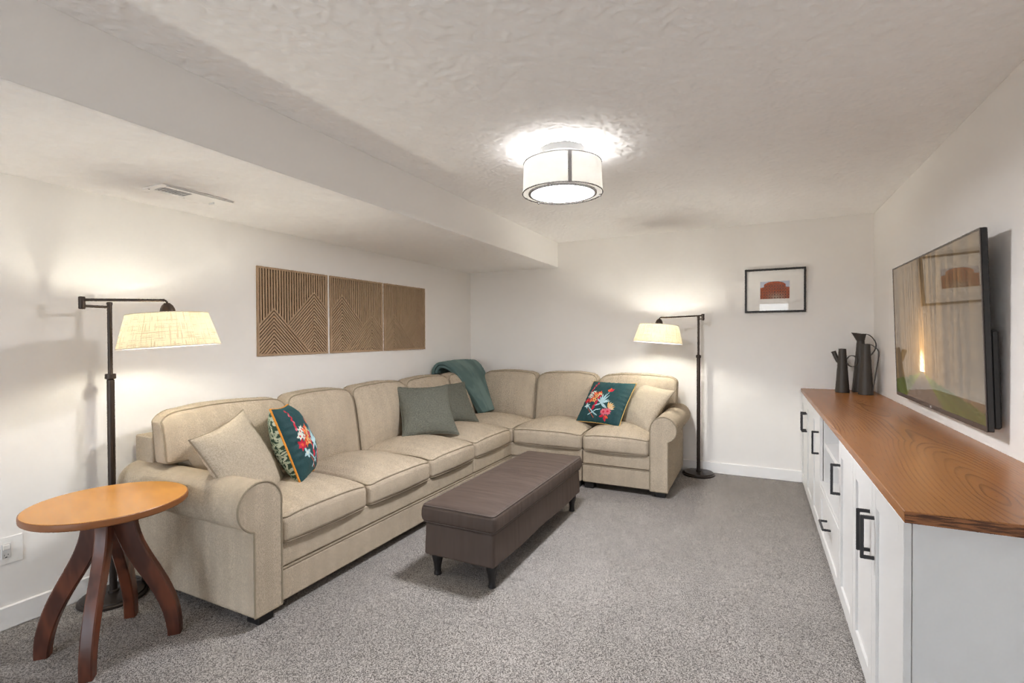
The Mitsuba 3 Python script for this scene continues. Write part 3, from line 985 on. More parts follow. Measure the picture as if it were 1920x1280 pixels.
# ------------------------------------------------------------------ throw blanket
def make_throw():
    k = thing('throw_blanket', 'folded teal plush throw blanket draped over the corner back cushion', 'blanket')
    path = np.array([(-3.06, .93), (-3.055, .99), (-3.03, 1.030), (-2.97, 1.050), (-2.90, 1.030), (-2.83, .965), (-2.77, .87), (-2.715, .76), (-2.665, .65), (-2.625, .56), (-2.60, .515)])
    sdist = np.r_[0, np.cumsum(np.linalg.norm(np.diff(path, axis=0), axis=1))]
    Ltot = sdist[-1]

    def smooth_path(l):
        x = np.interp(l, sdist, path[:, 0]); z = np.interp(l, sdist, path[:, 1])
        return x, z
    ls = np.linspace(0, Ltot, 80)
    xs, zs = smooth_path(ls)
    ker = np.ones(11) / 11
    pad = lambda a: np.convolve(np.r_[[a[0]] * 5, a, [a[-1]] * 5], ker, 'valid')
    xs, zs = pad(xs), pad(zs)
    y0 = np.interp(ls / Ltot, [0, .25, .5, .8, 1], [4.67, 4.66, 4.66, 4.675, 4.68])
    hw = np.interp(ls / Ltot, [0, .25, .5, .8, 1], [.33, .32, .27, .18, .135])

    def lay(off, t, wmul, lo, hi, seed):
        s = np.array([Ltot * (hi - lo), 1.0, t])

        def disp(v):
            l = np.clip((v[:, 0] / s[0] + .5) * (hi - lo) + lo, 0, 1) * Ltot
            x, z = np.interp(l, ls, xs), np.interp(l, ls, zs)
            tx, tz = np.interp(l, ls, np.gradient(xs)), np.interp(l, ls, np.gradient(zs))
            n = np.hypot(tx, tz)
            nx, nz = -tz / n, tx / n
            nx, nz = np.where(nz * 0 + 1 > 0, nx, nx), nz
            w = 2 * v[:, 1]
            y = np.interp(l, ls, y0) + w * np.interp(l, ls, hw) * wmul
            h = v[:, 2] + off + .010 * np_noise(np.stack([l * 5, w * 2.5, 0 * l], 1), seed) + .008 * np.cos(w * 2.2)
            return np.stack([x + nx * h, y, z + nz * h], 1)
        # softbox in (along, across, thick) with a generous edge radius
        return softbox((s[0], 1.0, t), t * .48, (60, 24, 3), disp, 1)

    a = lay(.030, .034, 1.0, 0, 1, 1)
    v, f = outward(a[0], a[1])
    part('upper_fold', shape(v, f, 'mat_throw', uv=a[2]), k)
    b = lay(-.004, .030, .97, .03, .995, 2)
    v, f = outward(b[0], b[1])
    part('lower_fold', shape(v, f, 'mat_throw', uv=b[2]), k)
    return k


make_throw()


# ------------------------------------------------------------------ ottoman bench
def make_ottoman():
    t = thing('storage_ottoman', 'long brown velvet storage bench on black turned legs in front of the sofa', 'ottoman')
    x0, x1, y0, y1 = -1.685, -1.222, 2.262, 3.705
    v, f, uv = boxed((x0 + .014, y0 + .014, .125), (x1 - .014, y1 - .014, .312), 1, .016, (8, 20, 5))
    sx = (v[:, 0] - (x0 + x1) / 2)
    flare = np.clip((.312 - v[:, 2]) / .187, 0, 1)
    v[:, 0] += np.sign(sx) * .006 * flare * (np.abs(sx) > .15)
    v[:, 1] += np.sign(v[:, 1] - (y0 + y1) / 2) * .006 * flare * (np.abs(v[:, 1] - (y0 + y1) / 2) > .6)
    v[:, 2] += .004 * np.sin(v[:, 1] * 9) * flare
    body = part('skirt', shape(v, f, 'mat_ottoman', uv=uv), t, 'brown velvet slip cover skirt')
    s = np.array([x1 - x0, y1 - y0, .098]); c = np.array([(x0 + x1) / 2, (y0 + y1) / 2, .315 + .049])

    def disp(v):
        q = v.copy()
        X, Y, Z = 2 * v[:, 0] / s[0], 2 * v[:, 1] / s[1], 2 * v[:, 2] / s[2]
        cr = np.clip(1 - X ** 4, 0, 1) * np.clip(1 - Y ** 8, 0, 1)
        q[:, 2] += cr * np.clip(Z, 0, 1) * (.014 + .003 * np_noise(v * [3, 10, 1], 4))
        wr = np.exp(-((v[:, 1] - .05 - .22 * v[:, 0] ) / .13) ** 2) * np.sin((v[:, 1] - .3 * v[:, 0] + .035 * np.sin(v[:, 0] * 16)) * 95) * np.exp(-((v[:, 0] + .02) / .17) ** 2)
        q[:, 2] += .0060 * wr * (Z > .6)
        b = .007 * np.clip(1 - Z ** 2, 0, 1)
        q[:, 0] += np.sign(v[:, 0]) * b * (np.abs(X) > .9); q[:, 1] += np.sign(v[:, 1]) * b * (np.abs(Y) > .97)
        return q
    v, f, uv = softbox(s, .022, (40, 100, 4), disp, 1)
    top = part('cushion', shape(v + c, f, 'mat_ottoman', uv=uv), t, 'brown velvet padded lid')
    part('piping', shape(*tube(edge_loop(s, .022, 2, 1, disp, out=.002) + c, .0035, 7, True), 'mat_ottoman_pipe'), top)
    part('piping', shape(*tube(edge_loop(s, .022, 2, -1, disp, out=.002) + c, .0030, 7, True), 'mat_ottoman_pipe'), top)
    prof = [(0, 0), (.0215, 0), (.0225, .006), (.0205, .014), (.0185, .028), (.022, .058), (.030, .092), (.0325, .104), (.0325, .114), (.029, .118), (.029, .15), (0, .15)]
    for x in (x0 + .055, x1 - .055):
        for y in (y0 + .075, y1 - .075):
            part('leg', shape(*outward(*lathe(prof, 28, (x, y, 0))), 'mat_foot', smooth=35), t, 'black turned wooden leg')


make_ottoman()


# ------------------------------------------------------------------ round side table
def make_table(cx, cy):
    t = thing('side_table', 'round cherry topped side table on four splayed curved legs', 'table')
    zt = .645
    part('table_top', shape(*outward(*lathe([(0, zt - .030), (.278, zt - .030), (.286, zt - .024), (.288, zt - .006), (.284, zt), (.272, zt + .0005), (0, zt + .0005)], 96, (cx, cy, 0))), 'mat_tabletop', smooth=35), t, 'orange brown round wooden top')
    # edge band, darker
    part('edge_band', shape(*outward(*lathe([(.283, zt - .0302), (.2885, zt - .025), (.2895, zt - .015), (.2885, zt - .003), (.2845, zt - .001), (.283, zt - .0302)], 96, (cx, cy, 0))), 'mat_tableedge', smooth=35), t, 'dark red brown edge')
    part('under_plate', shape(*cbox((cx - .09, cy - .09, zt - .048), (cx + .09, cy + .09, zt - .031), .003), 'mat_tableleg', smooth=False), t)
    # legs: S curve in a vertical plane, outline extruded
    cx, cy = cx - .020, cy + .010
    ctrl_r = np.array([.052, .060, .090, .140, .190, .222, .236, .240])
    ctrl_z = np.array([.612, .52, .42, .32, .22, .13, .06, 0])
    from scipy.interpolate import CubicSpline
    cs = CubicSpline(np.linspace(0, 1, len(ctrl_r)), np.stack([ctrl_r, ctrl_z], 1))
    q = np.linspace(0, 1, 34)
    c = cs(q); d = cs(q, 1); d /= np.linalg.norm(d, axis=1, keepdims=True)
    nrm = np.stack([-d[:, 1], d[:, 0]], 1)
    wdt = np.interp(q, [0, .15, .5, .8, 1], [.046, .040, .034, .029, .025])
    wdt2 = wdt.copy()
    th = .023
    for a in np.radians([45, 135, 225, 315]) + math.radians(2):
        ca, sa = math.cos(a), math.sin(a)
        ring = []
        for i in range(len(q)):
            o = c[i] + nrm[i] * wdt[i]; n_ = c[i] - nrm[i] * wdt[i]
            if i == len(q) - 1:
                o[1] = n_[1] = 0
            if i == 0:
                o[1] = n_[1] = .612
            b = .005
            sec = [(o, -th + b), (o, th - b), (o + (n_ - o) * b / (2 * wdt[i]), th), (n_ + (o - n_) * b / (2 * wdt[i]), th), (n_, th - b), (n_, -th + b), (n_ + (o - n_) * b / (2 * wdt[i]), -th), (o + (n_ - o) * b / (2 * wdt[i]), -th)]
            ring.append([[cx + p[0] * ca - y * sa, cy + p[0] * sa + y * ca, max(p[1], 0)] for p, y in sec])
        ring = np.array(ring)
        m = 8
        f = []
        for i in range(len(q) - 1):
            for j in range(m):
                k = (j + 1) % m
                f += [[i * m + j, (i + 1) * m + j, (i + 1) * m + k], [i * m + j, (i + 1) * m + k, i * m + k]]
        for j in range(1, m - 1):
            f += [[0, j, j + 1], [(len(q) - 1) * m, (len(q) - 1) * m + j + 1, (len(q) - 1) * m + j]]
        v, f = outward(ring.reshape(-1, 3), np.array(f))
        part('leg', shape(v, f, 'mat_tableleg', smooth=30), t, 'dark red brown curved leg')


make_table(-2.540, 1.159)


# ------------------------------------------------------------------ media cabinets along the right wall
CX = .378       # face of the doors
CBX = .400      # front edge of the carcasses
CW = XR - .004  # against the wall
ZK, TK = .8655, .0335
ZTOP = ZK - TK


def handle(parent, y, z, vertical=True, l=.155):
    r = .0055
    d = .036
    if vertical:
        a, b = (y, z - l / 2), (y, z + l / 2)
    else:
        a, b = (y - l / 2, z), (y + l / 2, z)
    P = []
    X0, X1 = CX + .002, CX - d
    s = .0055
    if vertical:
        bars = [((X1 - s, y - s, z - l / 2), (X1 + s, y + s, z + l / 2)), ((X1, y - s, z - l / 2), (X0, y + s, z - l / 2 + .012)), ((X1, y - s, z + l / 2 - .012), (X0, y + s, z + l / 2))]
    else:
        bars = [((X1 - s, y - l / 2, z - s), (X1 + s, y + l / 2, z + s)), ((X1, y - l / 2, z - s), (X0, y - l / 2 + .012, z + s)), ((X1, y + l / 2 - .012, z - s), (X0, y + l / 2, z + s))]
    v, f = cat_mesh([cbox(lo, hi, .002) for lo, hi in bars])
    part('handle', shape(v, f, 'mat_handle', smooth=False), parent, 'matt black bar handle')


def shaker(parent, name, y0, y1, z0, z1, sy=.060, st=.075, sb=.075, mat='mat_white'):
    """A frame of stiles and rails around a recessed panel."""
    dx = CBX - .003
    k = part(name, shape(*cat_mesh([cbox((CX, y0, z0), (dx, y0 + sy, z1), .0015), cbox((CX, y1 - sy, z0), (dx, y1, z1), .0015),
                                    cbox((CX, y0 + sy - .001, z1 - st), (dx, y1 - sy + .001, z1), .0015), cbox((CX, y0 + sy - .001, z0), (dx, y1 - sy + .001, z0 + sb), .0015)]), mat, smooth=False), parent)
    part('panel', shape(*cbox((CX + .010, y0 + sy - .004, z0 + sb - .004), (dx - .001, y1 - sy + .004, z1 - st + .004), .001), mat, smooth=False), k)
    return k


def carcass(t, y0, y1, back=True):
    b = .018
    bx = [((CBX, y0, .0), (CW, y0 + b, ZTOP)), ((CBX, y1 - b, .0), (CW, y1, ZTOP)), ((CBX, y0 + b, ZTOP - b), (CW, y1 - b, ZTOP)), ((CBX + .01, y0 + b, .055), (CW, y1 - b, .055 + b)), ((CBX + .015, y0 + b, 0), (CBX + .033, y1 - b, .055))]
    k = part('carcass', shape(*cat_mesh([cbox(lo, hi, .001) for lo, hi in bx]), 'mat_white', smooth=False), t)
    if back:
        part('back_panel', shape(*cbox((CW - .010, y0 + b, .07), (CW - .002, y1 - b, ZTOP - b), .001), 'mat_white_inner', smooth=False), t)
    return k


D0, D1, D2, D3 = 1.750, 2.176, 2.566, 2.972
M1 = 3.805
D4, D5, D6 = 4.273, 4.742, 5.212
ZD0, ZD1 = .032, .822
t = thing('base_cabinet', 'white shaker two door cabinet nearest the camera, handles side by side', 'cabinet')
carcass(t, D0 + .008, D2 - .001)
d = shaker(t, 'door', D0, D1 - .0015, ZD0, ZD1); handle(d, D1 - .038, .632)
d = shaker(t, 'door', D1 + .0015, D2 - .002, ZD0, ZD1); handle(d, D1 + .038, .632)
t = thing('base_cabinet', 'white shaker single door cabinet just before the open shelf unit, nearer side', 'cabinet')
carcass(t, D2 + .001, D3 - .001)
d = shaker(t, 'door', D2 + .002, D3 - .002, ZD0, ZD1); handle(d, D3 - .045, .632)

# open shelf unit with a drawer
t = thing('media_cabinet', 'white open shelf cabinet with one drawer in the middle of the row', 'cabinet')
y0, y1, b = D3 + .001, M1 - .001, .018
bx = [((CBX, y0, .0), (CW, y0 + b, ZTOP)), ((CBX, y1 - b, .0), (CW, y1, ZTOP)), ((CBX + .02, y0 + b, ZTOP - b), (CW, y1 - b, ZTOP)), ((CBX + .01, y0 + b, .055), (CW, y1 - b, .055 + b)), ((CBX + .015, y0 + b, 0), (CBX + .033, y1 - b, .055))]
part('carcass', shape(*cat_mesh([cbox(lo, hi, .001) for lo, hi in bx]), 'mat_white', smooth=False), t)
part('shelf', shape(*cbox((CBX + .004, y0 + b, .622), (CW - .02, y1 - b, .650), .0015), 'mat_white', smooth=False), t)
part('shelf', shape(*cbox((CX + .002, y0 + .002, .372), (CW - .02, y1 - .002, .395), .0015), 'mat_white', smooth=False), t)
# back panel with a cable slot and a ragged cut-out for cables
bp = sbox(y0 + b, .07, y1 - b, ZTOP - b).difference(sbox(y1 - .115, .66, y1 - .085, .80)).difference(sbox(y1 - .115, .44, y1 - .085, .61))
hole = Polygon([(3.245 + .030 * math.cos(a) * (1 + .25 * math.sin(3 * a)), .525 + .055 * math.sin(a) * (1 + .2 * math.cos(5 * a))) for a in np.linspace(0, 2 * np.pi, 24, endpoint=False)])
bp = bp.difference(hole)
v, f = extrude(bp, .006)
v = np.stack([CW - .22 + v[:, 2], v[:, 0], v[:, 1]], 1)
bpk = part('back_panel', shape(*outward(v, f), 'mat_white_inner', smooth=False), t, 'white back panel with a ragged cable hole')
ring = np.array(hole.exterior.coords)[:-1]
part('torn_edge', shape(*tube(np.stack([np.full(len(ring), CW - .2205), ring[:, 0], ring[:, 1]], 1), .005, 6, True), 'mat_tabletop', smooth=False), bpk, 'raw brown edge of the cable hole')
part('dark_back', shape(*cbox((CW - .012, y0 + b, .07), (CW - .004, y1 - b, ZTOP - b), .001), 'mat_white_inner', smooth=False), t)
for z in (.755, .735):
    part('shelf_pin_hole', shape(*outward(*lathe([(0, 0), (.004, 0), (.004, .002), (0, .002)], 12))  if False else cbox((CW - .2225, 3.34, z), (CW - .2195, 3.346, z + .006), .001), 'mat_dark', smooth=False), t, 'small dark pin hole')
d = shaker(t, 'drawer', y0 + .002, y1 - .002, ZD0, .366, .060, .055, .060); handle(d, 3.36, .250, False, .17)

t = thing('base_cabinet', 'white shaker single door cabinet just past the open shelf unit, farther side', 'cabinet')
carcass(t, M1 + .001, D4 - .001)
d = shaker(t, 'door', M1 + .002, D4 - .002, ZD0, ZD1); handle(d, M1 + .060, .632)
t = thing('base_cabinet', 'white shaker two door cabinet in the far corner under the jugs', 'cabinet')
carcass(t, D4 + .001, D6)
d = shaker(t, 'door', D4 + .002, D5 - .0015, ZD0, ZD1); handle(d, D5 - .040, .632)
d = shaker(t, 'door', D5 + .0015, D6, ZD0, ZD1); handle(d, D5 + .040, .632)

t = thing('countertop', 'long stained oak countertop over the white cabinets', 'countertop')
part('top', shape(*cbox((.3705, 1.7095, ZTOP), (XR - .001, YB - .001, ZK), .0025), 'mat_oak', smooth=False), t)
part('end_band', shape(*cbox((.3715, 1.7080, ZTOP + .0012), (XR - .002, 1.7096, ZK - .0016), .0004), 'mat_oak_end', smooth=False), t, 'dark end grain edge')


# ------------------------------------------------------------------ jugs
def jug_handle(path, w, th, axis):
    """A flat strap bent along the path; axis: the direction of its width."""
    P = np.array(path, float)
    t = np.gradient(P, axis=0); t /= np.linalg.norm(t, axis=1, keepdims=True)
    A = np.array(axis, float)
    N = np.cross(t, A); N /= np.linalg.norm(N, axis=1, keepdims=True)
    v = []
    for p, n in zip(P, N):
        v += [p + A * w / 2 + n * th / 2, p - A * w / 2 + n * th / 2, p - A * w / 2 - n * th / 2, p + A * w / 2 - n * th / 2]
    f = []
    m = len(P)
    for i in range(m - 1):
        for j in range(4):
            k = (j + 1) % 4
            f += [[i * 4 + j, (i + 1) * 4 + j, (i + 1) * 4 + k], [i * 4 + j, (i + 1) * 4 + k, i * 4 + k]]
    f += [[0, 1, 2], [0, 2, 3], [(m - 1) * 4, (m - 1) * 4 + 2, (m - 1) * 4 + 1], [(m - 1) * 4, (m - 1) * 4 + 3, (m - 1) * 4 + 2]]
    return outward(np.array(v), np.array(f))


def spline(pts, n=40):
    from scipy.interpolate import CubicSpline
    p = np.array(pts, float)
    return CubicSpline(np.linspace(0, 1, len(p)), p)(np.linspace(0, 1, n))


LAT = np.array([math.cos(.42), -math.sin(.42), 0])          # handles lie in the plane seen broadside
DEP = np.array([-LAT[1], LAT[0], 0])
z0 = ZK + .0005
t = thing('jug', 'small matt black jug with short spout and ring handle, on the countertop', 'jug')
c = np.array([.657, 4.985, z0])
part('body', shape(*outward(*lathe([(0, 0), (.050, 0), (.052, .003), (.0265, .366), (.0265, .368), (.0235, .368), (.0235, .34), (0, .33)], 48, c)), 'mat_jug', smooth=35), t)
sp = [c + LAT * (-.030) + [0, 0, .255], c + LAT * (-.045) + [0, 0, .290], c + LAT * (-.066) + [0, 0, .345]]
part('spout', shape(*tube(spline(sp, 10), np.linspace(.014, .018, 10), 16), 'mat_jug'), t)
ringc = c + LAT * .070 + [0, 0, .266]
v, f = jug_handle([ringc + LAT * .038 * math.cos(a) + np.array([0, 0, .046 * math.sin(a)]) for a in np.linspace(-2.75, 2.75, 44)], .022, .0055, DEP)
part('handle', shape(v, f, 'mat_jug', smooth=40), t)

t = thing('jug', 'tall matt black pitcher with flared lip and arched handle, at the back in the corner', 'jug')
c = np.array([.800, 5.085, z0])
part('body', shape(*outward(*lathe([(0, 0), (.060, 0), (.062, .003), (.0275, .430), (.029, .440), (.026, .440), (.024, .42), (0, .40)], 48, c)), 'mat_jug', smooth=35), t)
# flared lip, drawn out to one side
th = np.linspace(0, 2 * np.pi, 48, endpoint=False)
v = []
for s in np.linspace(0, 1, 8):
    for a in th:
        r = .0275 + (.040 - .0275) * s
        out = max(0, -math.cos(a)) ** 2 * .026 * s
        v.append([math.cos(a) * r - out, math.sin(a) * r * (1 + .05 * s), .432 + .062 * s + .010 * s * max(0, -math.cos(a))])
v = np.array(v)
vi = v.copy(); vi[:, 0] *= .93; vi[:, 1] *= .93
f0 = []
for i in range(7):
    for j in range(48):
        k = (j + 1) % 48
        f0 += [[i * 48 + j, i * 48 + k, (i + 1) * 48 + k], [i * 48 + j, (i + 1) * 48 + k, (i + 1) * 48 + j]]
f0 = np.array(f0)
rim = []
for j in range(48):
    k = (j + 1) % 48
    rim += [[7 * 48 + j, 7 * 48 + k, 384 + 7 * 48 + k], [7 * 48 + j, 384 + 7 * 48 + k, 384 + 7 * 48 + j]]
part('lip', shape(np.vstack([v, vi]) + c, np.vstack([f0, f0[:, ::-1] + 384, np.array(rim)]), 'mat_jug', smooth=40), t)
v, f = jug_handle(spline([c + LAT * .036 + [0, 0, .488], c + LAT * .075 + [0, 0, .470], c + LAT * .108 + [0, 0, .410], c + LAT * .094 + [0, 0, .345], c + LAT * .046 + [0, 0, .278]]), .020, .005, DEP)
part('handle', shape(v, f, 'mat_jug', smooth=40), t)

t = thing('jug', 'matt black tapered jug with long bent strap handle, in front of the tall pitcher', 'jug')
c = np.array([.802, 4.872, z0])
part('body', shape(*outward(*lathe([(0, 0), (.050, 0), (.052, .003), (.0285, .408), (.0285, .411), (.0255, .411), (.0255, .38), (0, .37)], 48, c)), 'mat_jug', smooth=35), t)
v, f = jug_handle(spline([c + LAT * .027 + [0, 0, .405], c + LAT * .055 + [0, 0, .392], c + LAT * .082 + [0, 0, .360], c + LAT * .0855 + [0, 0, .310], c + LAT * .068 + [0, 0, .18], c + LAT * .049 + [0, 0, .035]]), .018, .005, DEP)
part('handle', shape(v, f, 'mat_jug', smooth=40), t)


# ------------------------------------------------------------------ television
def make_tv():
    t = thing('television', 'large black flat television on the right wall showing a golden avenue of trees', 'television')
    W, H = 1.440, .836
    y0, y1, zc = 2.662, 4.102, 1.372
    ymid = (y0 + y1) / 2
    tilt = math.degrees(math.atan(.026 / .80))
    xf = .836

    # local frame: a along the screen (0 at the far end, seen left), b up, c out of the wall into the room
    def put(p):
        p = np.asarray(p, float)
        q = np.stack([xf - p[:, 2], ymid - p[:, 0], zc + p[:, 1]], 1)
        return rot(q, [0, 1, 0], -tilt, (xf, ymid, zc))
    v, f = cbox((-W / 2, -H / 2, -.022), (W / 2, H / 2, 0), .003)
    part('body', shape(*outward(put(v), f), 'mat_tvbody', smooth=False), t)
    v, f = cbox((-W / 2 + .14, -H / 2 + .010, -.050), (W / 2 - .010, H / 2 - .42, -.021), .008)
    part('back_housing', shape(*outward(put(v), f), 'mat_tvback', smooth=False), t)
    bw = .008
    fr = sbox(-W / 2, -H / 2, W / 2, H / 2).difference(sbox(-W / 2 + bw, -H / 2 + .022, W / 2 - bw, H / 2 - bw))
    v, f = extrude(fr, .003)
    bz = part('bezel', shape(*outward(put(v), f), 'mat_bezel', smooth=False), t)
    # screen picture: golden avenue of trees, painted per vertex
    na, nb = 520, 300
    A, B = np.meshgrid(np.linspace(-W / 2 + bw, W / 2 - bw, na), np.linspace(-H / 2 + .022, H / 2 - bw, nb), indexing='ij')
    s, h = (A - A.min()) / (A.max() - A.min()), (B - B.min()) / (B.max() - B.min())
    r = np.random.default_rng(3)
    px, ph = .400, .215      # vanishing point
    dx = s - px
    col = np.zeros(A.shape + (3,))
    glow = np.exp(-(np.hypot(dx * 1.9, (h - .33) * 1.25) / .26) ** 1.25)
    # trunks: radial-ish vertical streaks
    def n1(x, k):
        g = np.random.default_rng(k).uniform(0, 1, 400)
        x = np.asarray(x); i = np.floor(x).astype(int); q = x - i; q = q * q * (3 - 2 * q)
        return g[i % 400] * (1 - q) + g[(i + 1) % 400] * q
    bend = dx + .05 * np.sign(dx) * np.abs(h - .3) ** 1.5
    st = .5 * n1(bend * 46 + 100, 1) + .3 * n1(bend * 110 + 100 + 1.5 * h, 2) + .2 * n1(bend * 230 + 300 + 2 * h, 4)
    tw = .6 * n1((s * 30 + h * 22) + 50, 5) * n1((s * 34 - h * 25) + 150, 6)
    st = st * (.75 + .5 * n1(h * 9 + 7 * n1(bend * 18 + 60, 21), 22))
    br = np.clip(.22 + .95 * (st - .25) + .40 * tw * (h > .45), 0, 1.2)
    brown = np.array([.055, .036, .020]); gold = np.array([.80, .40, .10])
    col[:] = brown * (.25 + 1.2 * br[..., None])
    col += gold * (glow * (.12 + 1.1 * br))[..., None]
    hl = np.clip(n1(bend * 75 + 40, 8) - .80, 0, 1) * 4 * (h > .12) * (np.abs(dx) < .42)
    col += np.array([.42, .25, .10])[None, None] * (hl * (.25 + .6 * glow))[..., None]
    haze = np.array([.055, .038, .022])
    for sg in (-1, 1):
        d, kk = .040, 0
        while d < .72:
            dd = d * (1 + .10 * r.uniform(-1, 1))
            lean = .10 * r.uniform(-.4, 1.0)
            xc = sg * dd * (1 - lean * np.clip(h - .3, 0, 1) * 1.6) + .006 * n1(h * 14 + 13 * kk + 31 * (sg + 1), 30)
            w = .20 * dd * (1 - .35 * h) * (.7 + .6 * r.uniform())
            q = (dx - xc) / w
            m = (np.abs(q) < 1) & (h > ph - .22 * dd ** .9 - .02)
            lit = np.clip(-sg * q - .25, 0, 1) * (.15 + 1.5 * np.exp(-dd * 4.5)) * (.5 + .8 * n1(h * 40 + kk * 7, 31))
            bark = .55 + .7 * n1(q * 3 + h * 3 + kk * 11, 32)
            tc = np.array([.040, .026, .015]) * bark[..., None] + np.array([.50, .30, .11]) * lit[..., None] * .55
            fade = np.exp(-dd * 2.0)
            col = np.where(m[..., None], tc * (1 - .45 * fade) + haze * .6 + gold * (glow * .35)[..., None], col)
            d *= 1.24; kk += 1
    gy = ph - .02 - .22 * np.abs(dx) ** .9 + .012 * n1(s * 60, 9)
    grass = h < gy
    gcol = np.array([.050, .058, .012]) * (.4 + .9 * n1(s * 90 + h * 160, 10))[..., None] + np.array([.42, .38, .04]) * (np.exp(-(np.hypot(dx * 1.5, h - ph) / .10) ** 1.2))[..., None]
    col = np.where(grass[..., None], gcol, col)
    half = np.clip((ph - h) * 1.05 + .006, 0, 1)
    road = (np.abs(dx) < half) & (h < ph)
    rc = np.array([.060, .044, .034]) * (.8 + .25 * n1(s * 120 + h * 60, 11))[..., None] + np.array([.30, .20, .10]) * (np.exp(-((ph - h) / .05)))[..., None]
    col = np.where(road[..., None], rc, col)
    arch = np.exp(-((dx / (.022 + .02 * np.clip(.42 - h, 0, 1))) ** 2)) * ((h > ph - .005) & (h < .40))
    arch *= np.clip((.37 - h) / .10, 0, 1) * (.55 + .7 * n1(h * 70 + s * 40, 12))
    col += np.array([2.6, 2.2, 1.4]) * (arch ** 1.3)[..., None]
    v = np.stack([A.ravel(), B.ravel(), np.full(A.size, .001)], 1)
    v = put(v); f = grid(na, nb)
    nrm = np.cross(v[f[0][1]] - v[f[0][0]], v[f[0][2]] - v[f[0][0]])
    if nrm[0] > 0:
        f = f[:, ::-1]
    part('screen', mikit.ply((v, f), 'mat_tvscreen', smooth=False, color=np.clip(col.reshape(-1, 3) * TV_GAIN, 0, 6),
                             emitter={'type': 'area', 'radiance': {'type': 'mesh_attribute', 'name': 'vertex_color'}}), t, 'lit screen with a path through tall golden trees')
    # small lettering on the lower bezel
    m = meshkit.text_mesh('TCL', .010)
    v, f, _ = meshkit.arrays(m)
    ext = v.max(0) - v.min(0)
    v = v - (v.max(0) + v.min(0)) / 2
    if ext[2] > 1e-6:
        v[:, 2] *= .0012 / ext[2]
    v = v + [-.0, -H / 2 + .011, .0038]
    part('logo', shape(*put_flip(put, v, f), 'mat_logo', smooth=False), bz, 'small silver maker lettering')
    # wall bracket
    arms = [cbox((.33, -.13, -.062), (.37, .22, -.021), .002), cbox((-.37, -.13, -.062), (-.33, .22, -.021), .002)]
    v, f = cat_mesh(arms)
    part('bracket', shape(*outward(put(v), f), 'mat_dark', smooth=False), t, 'black mounting bracket')
    v, f = cat_mesh([cbox((XR - .022, ymid - .42, 1.36), (XR - .0005, ymid + .42, 1.56), .002), cbox((.88, ymid - .38, 1.40), (XR - .02, ymid - .30, 1.52), .002), cbox((.88, ymid + .30, 1.40), (XR - .02, ymid + .38, 1.52), .002)])
    part('wall_plate', shape(v, f, 'mat_dark', smooth=False), t)


def put_flip(put, v, f):
    return outward(put(v), f)


make_tv()


# ------------------------------------------------------------------ framed picture
def make_picture():
    t = thing('framed_picture', 'small black framed print of an arched red brick building on the end wall', 'picture')
    cx, cz, W, H = .158, 1.766, .502, .408
    yw = YB - .001
    fr = sbox(-W / 2, -H / 2, W / 2, H / 2).difference(sbox(-W / 2 + .017, -H / 2 + .017, W / 2 - .017, H / 2 - .017))

    def put(v):
        v = np.asarray(v, float)
        return np.stack([cx + v[:, 0], yw - v[:, 2], cz + v[:, 1]], 1)
    v, f = extrude(fr, .024)
    part('frame', shape(*outward(put(v), f), 'mat_frame', smooth=False), t, 'black frame')
    mw, mh = W - .03, H - .03
    pw, ph = .240, .162
    oy = .004
    m = sbox(-mw / 2, -mh / 2, mw / 2, mh / 2).difference(sbox(-pw / 2, -ph / 2 + oy, pw / 2, ph / 2 + oy))
    v, f = extrude(m, .002)
    part('mat_board', shape(*outward(put(v + [0, 0, .012]), f), 'mat_mat', smooth=False), t, 'white mat board')
    part('backing', shape(*outward(put(plain_box((-mw / 2, -mh / 2, .002), (mw / 2, mh / 2, .010))[0]), plain_box((-mw / 2, -mh / 2, .002), (mw / 2, mh / 2, .010))[1]), 'mat_mat', smooth=False), t)
    na, nb = 150, 100
    A, B = np.meshgrid(np.linspace(-1, 1, na), np.linspace(0, 1, nb), indexing='ij')
    r = np.random.default_rng(2)
    col = np.tile(np.array([.50, .53, .62]), (na, nb, 1))
    top = np.where(np.abs(A) < .72, .70 + .30 * np.sqrt(np.clip(1 - (A / .80) ** 2, 0, 1)), .78 - .12 * np.abs(A) * (np.abs(A) > .72))
    wall = B < top - .02
    brick = np.array([.42, .105, .045]) * (.75 + .5 * r.uniform(size=(na, nb, 1)))
    pale = np.array([.50, .40, .32]) * (.7 + .5 * r.uniform(size=(na, nb, 1)))
    k = np.clip((.42 - B) / .25, 0, 1) * np.clip(1 - np.abs(A - .1) / .75, 0, 1)
    wcol = brick * (1 - k[..., None]) + pale * k[..., None]
    rowf = (B * 6.2) % 1; colf = ((A + 1) * 5.5) % 1
    win = (np.abs(colf - .5) < .20) & (np.abs(rowf - .5) < .30) & (B < top - .12)
    wcol = np.where(win[..., None], np.array([.09, .045, .04]), wcol)
    wcol = np.where(((np.abs(rowf) < .12))[..., None], wcol * .45, wcol)
    pil = (np.abs(((A + 1) * 5.5 + .5) % 1 - .5) < .09)
    wcol = np.where(pil[..., None], wcol * .5, wcol)
    col = np.where(wall[..., None], wcol, col)
    v = np.stack([A.ravel() * (pw / 2 + .003), (B.ravel() - .5) * (ph + .006) + oy, np.full(A.size, .0112)], 1)
    f = grid(na, nb)
    v = put(v)
    part('print', mikit.ply((v, f), 'mat_print', smooth=False, color=np.clip(col.reshape(-1, 3), 0, 1)), t, 'photograph of a brick building with an arched gable')
    part('glass', {'type': 'rectangle', 'to_world': T().translate([cx, yw - .017, cz]).rotate([1, 0, 0], 90).scale([W / 2 - .016, H / 2 - .016, 1]), 'bsdf': {'type': 'ref', 'id': 'mat_glazing'}}, t)


make_picture()


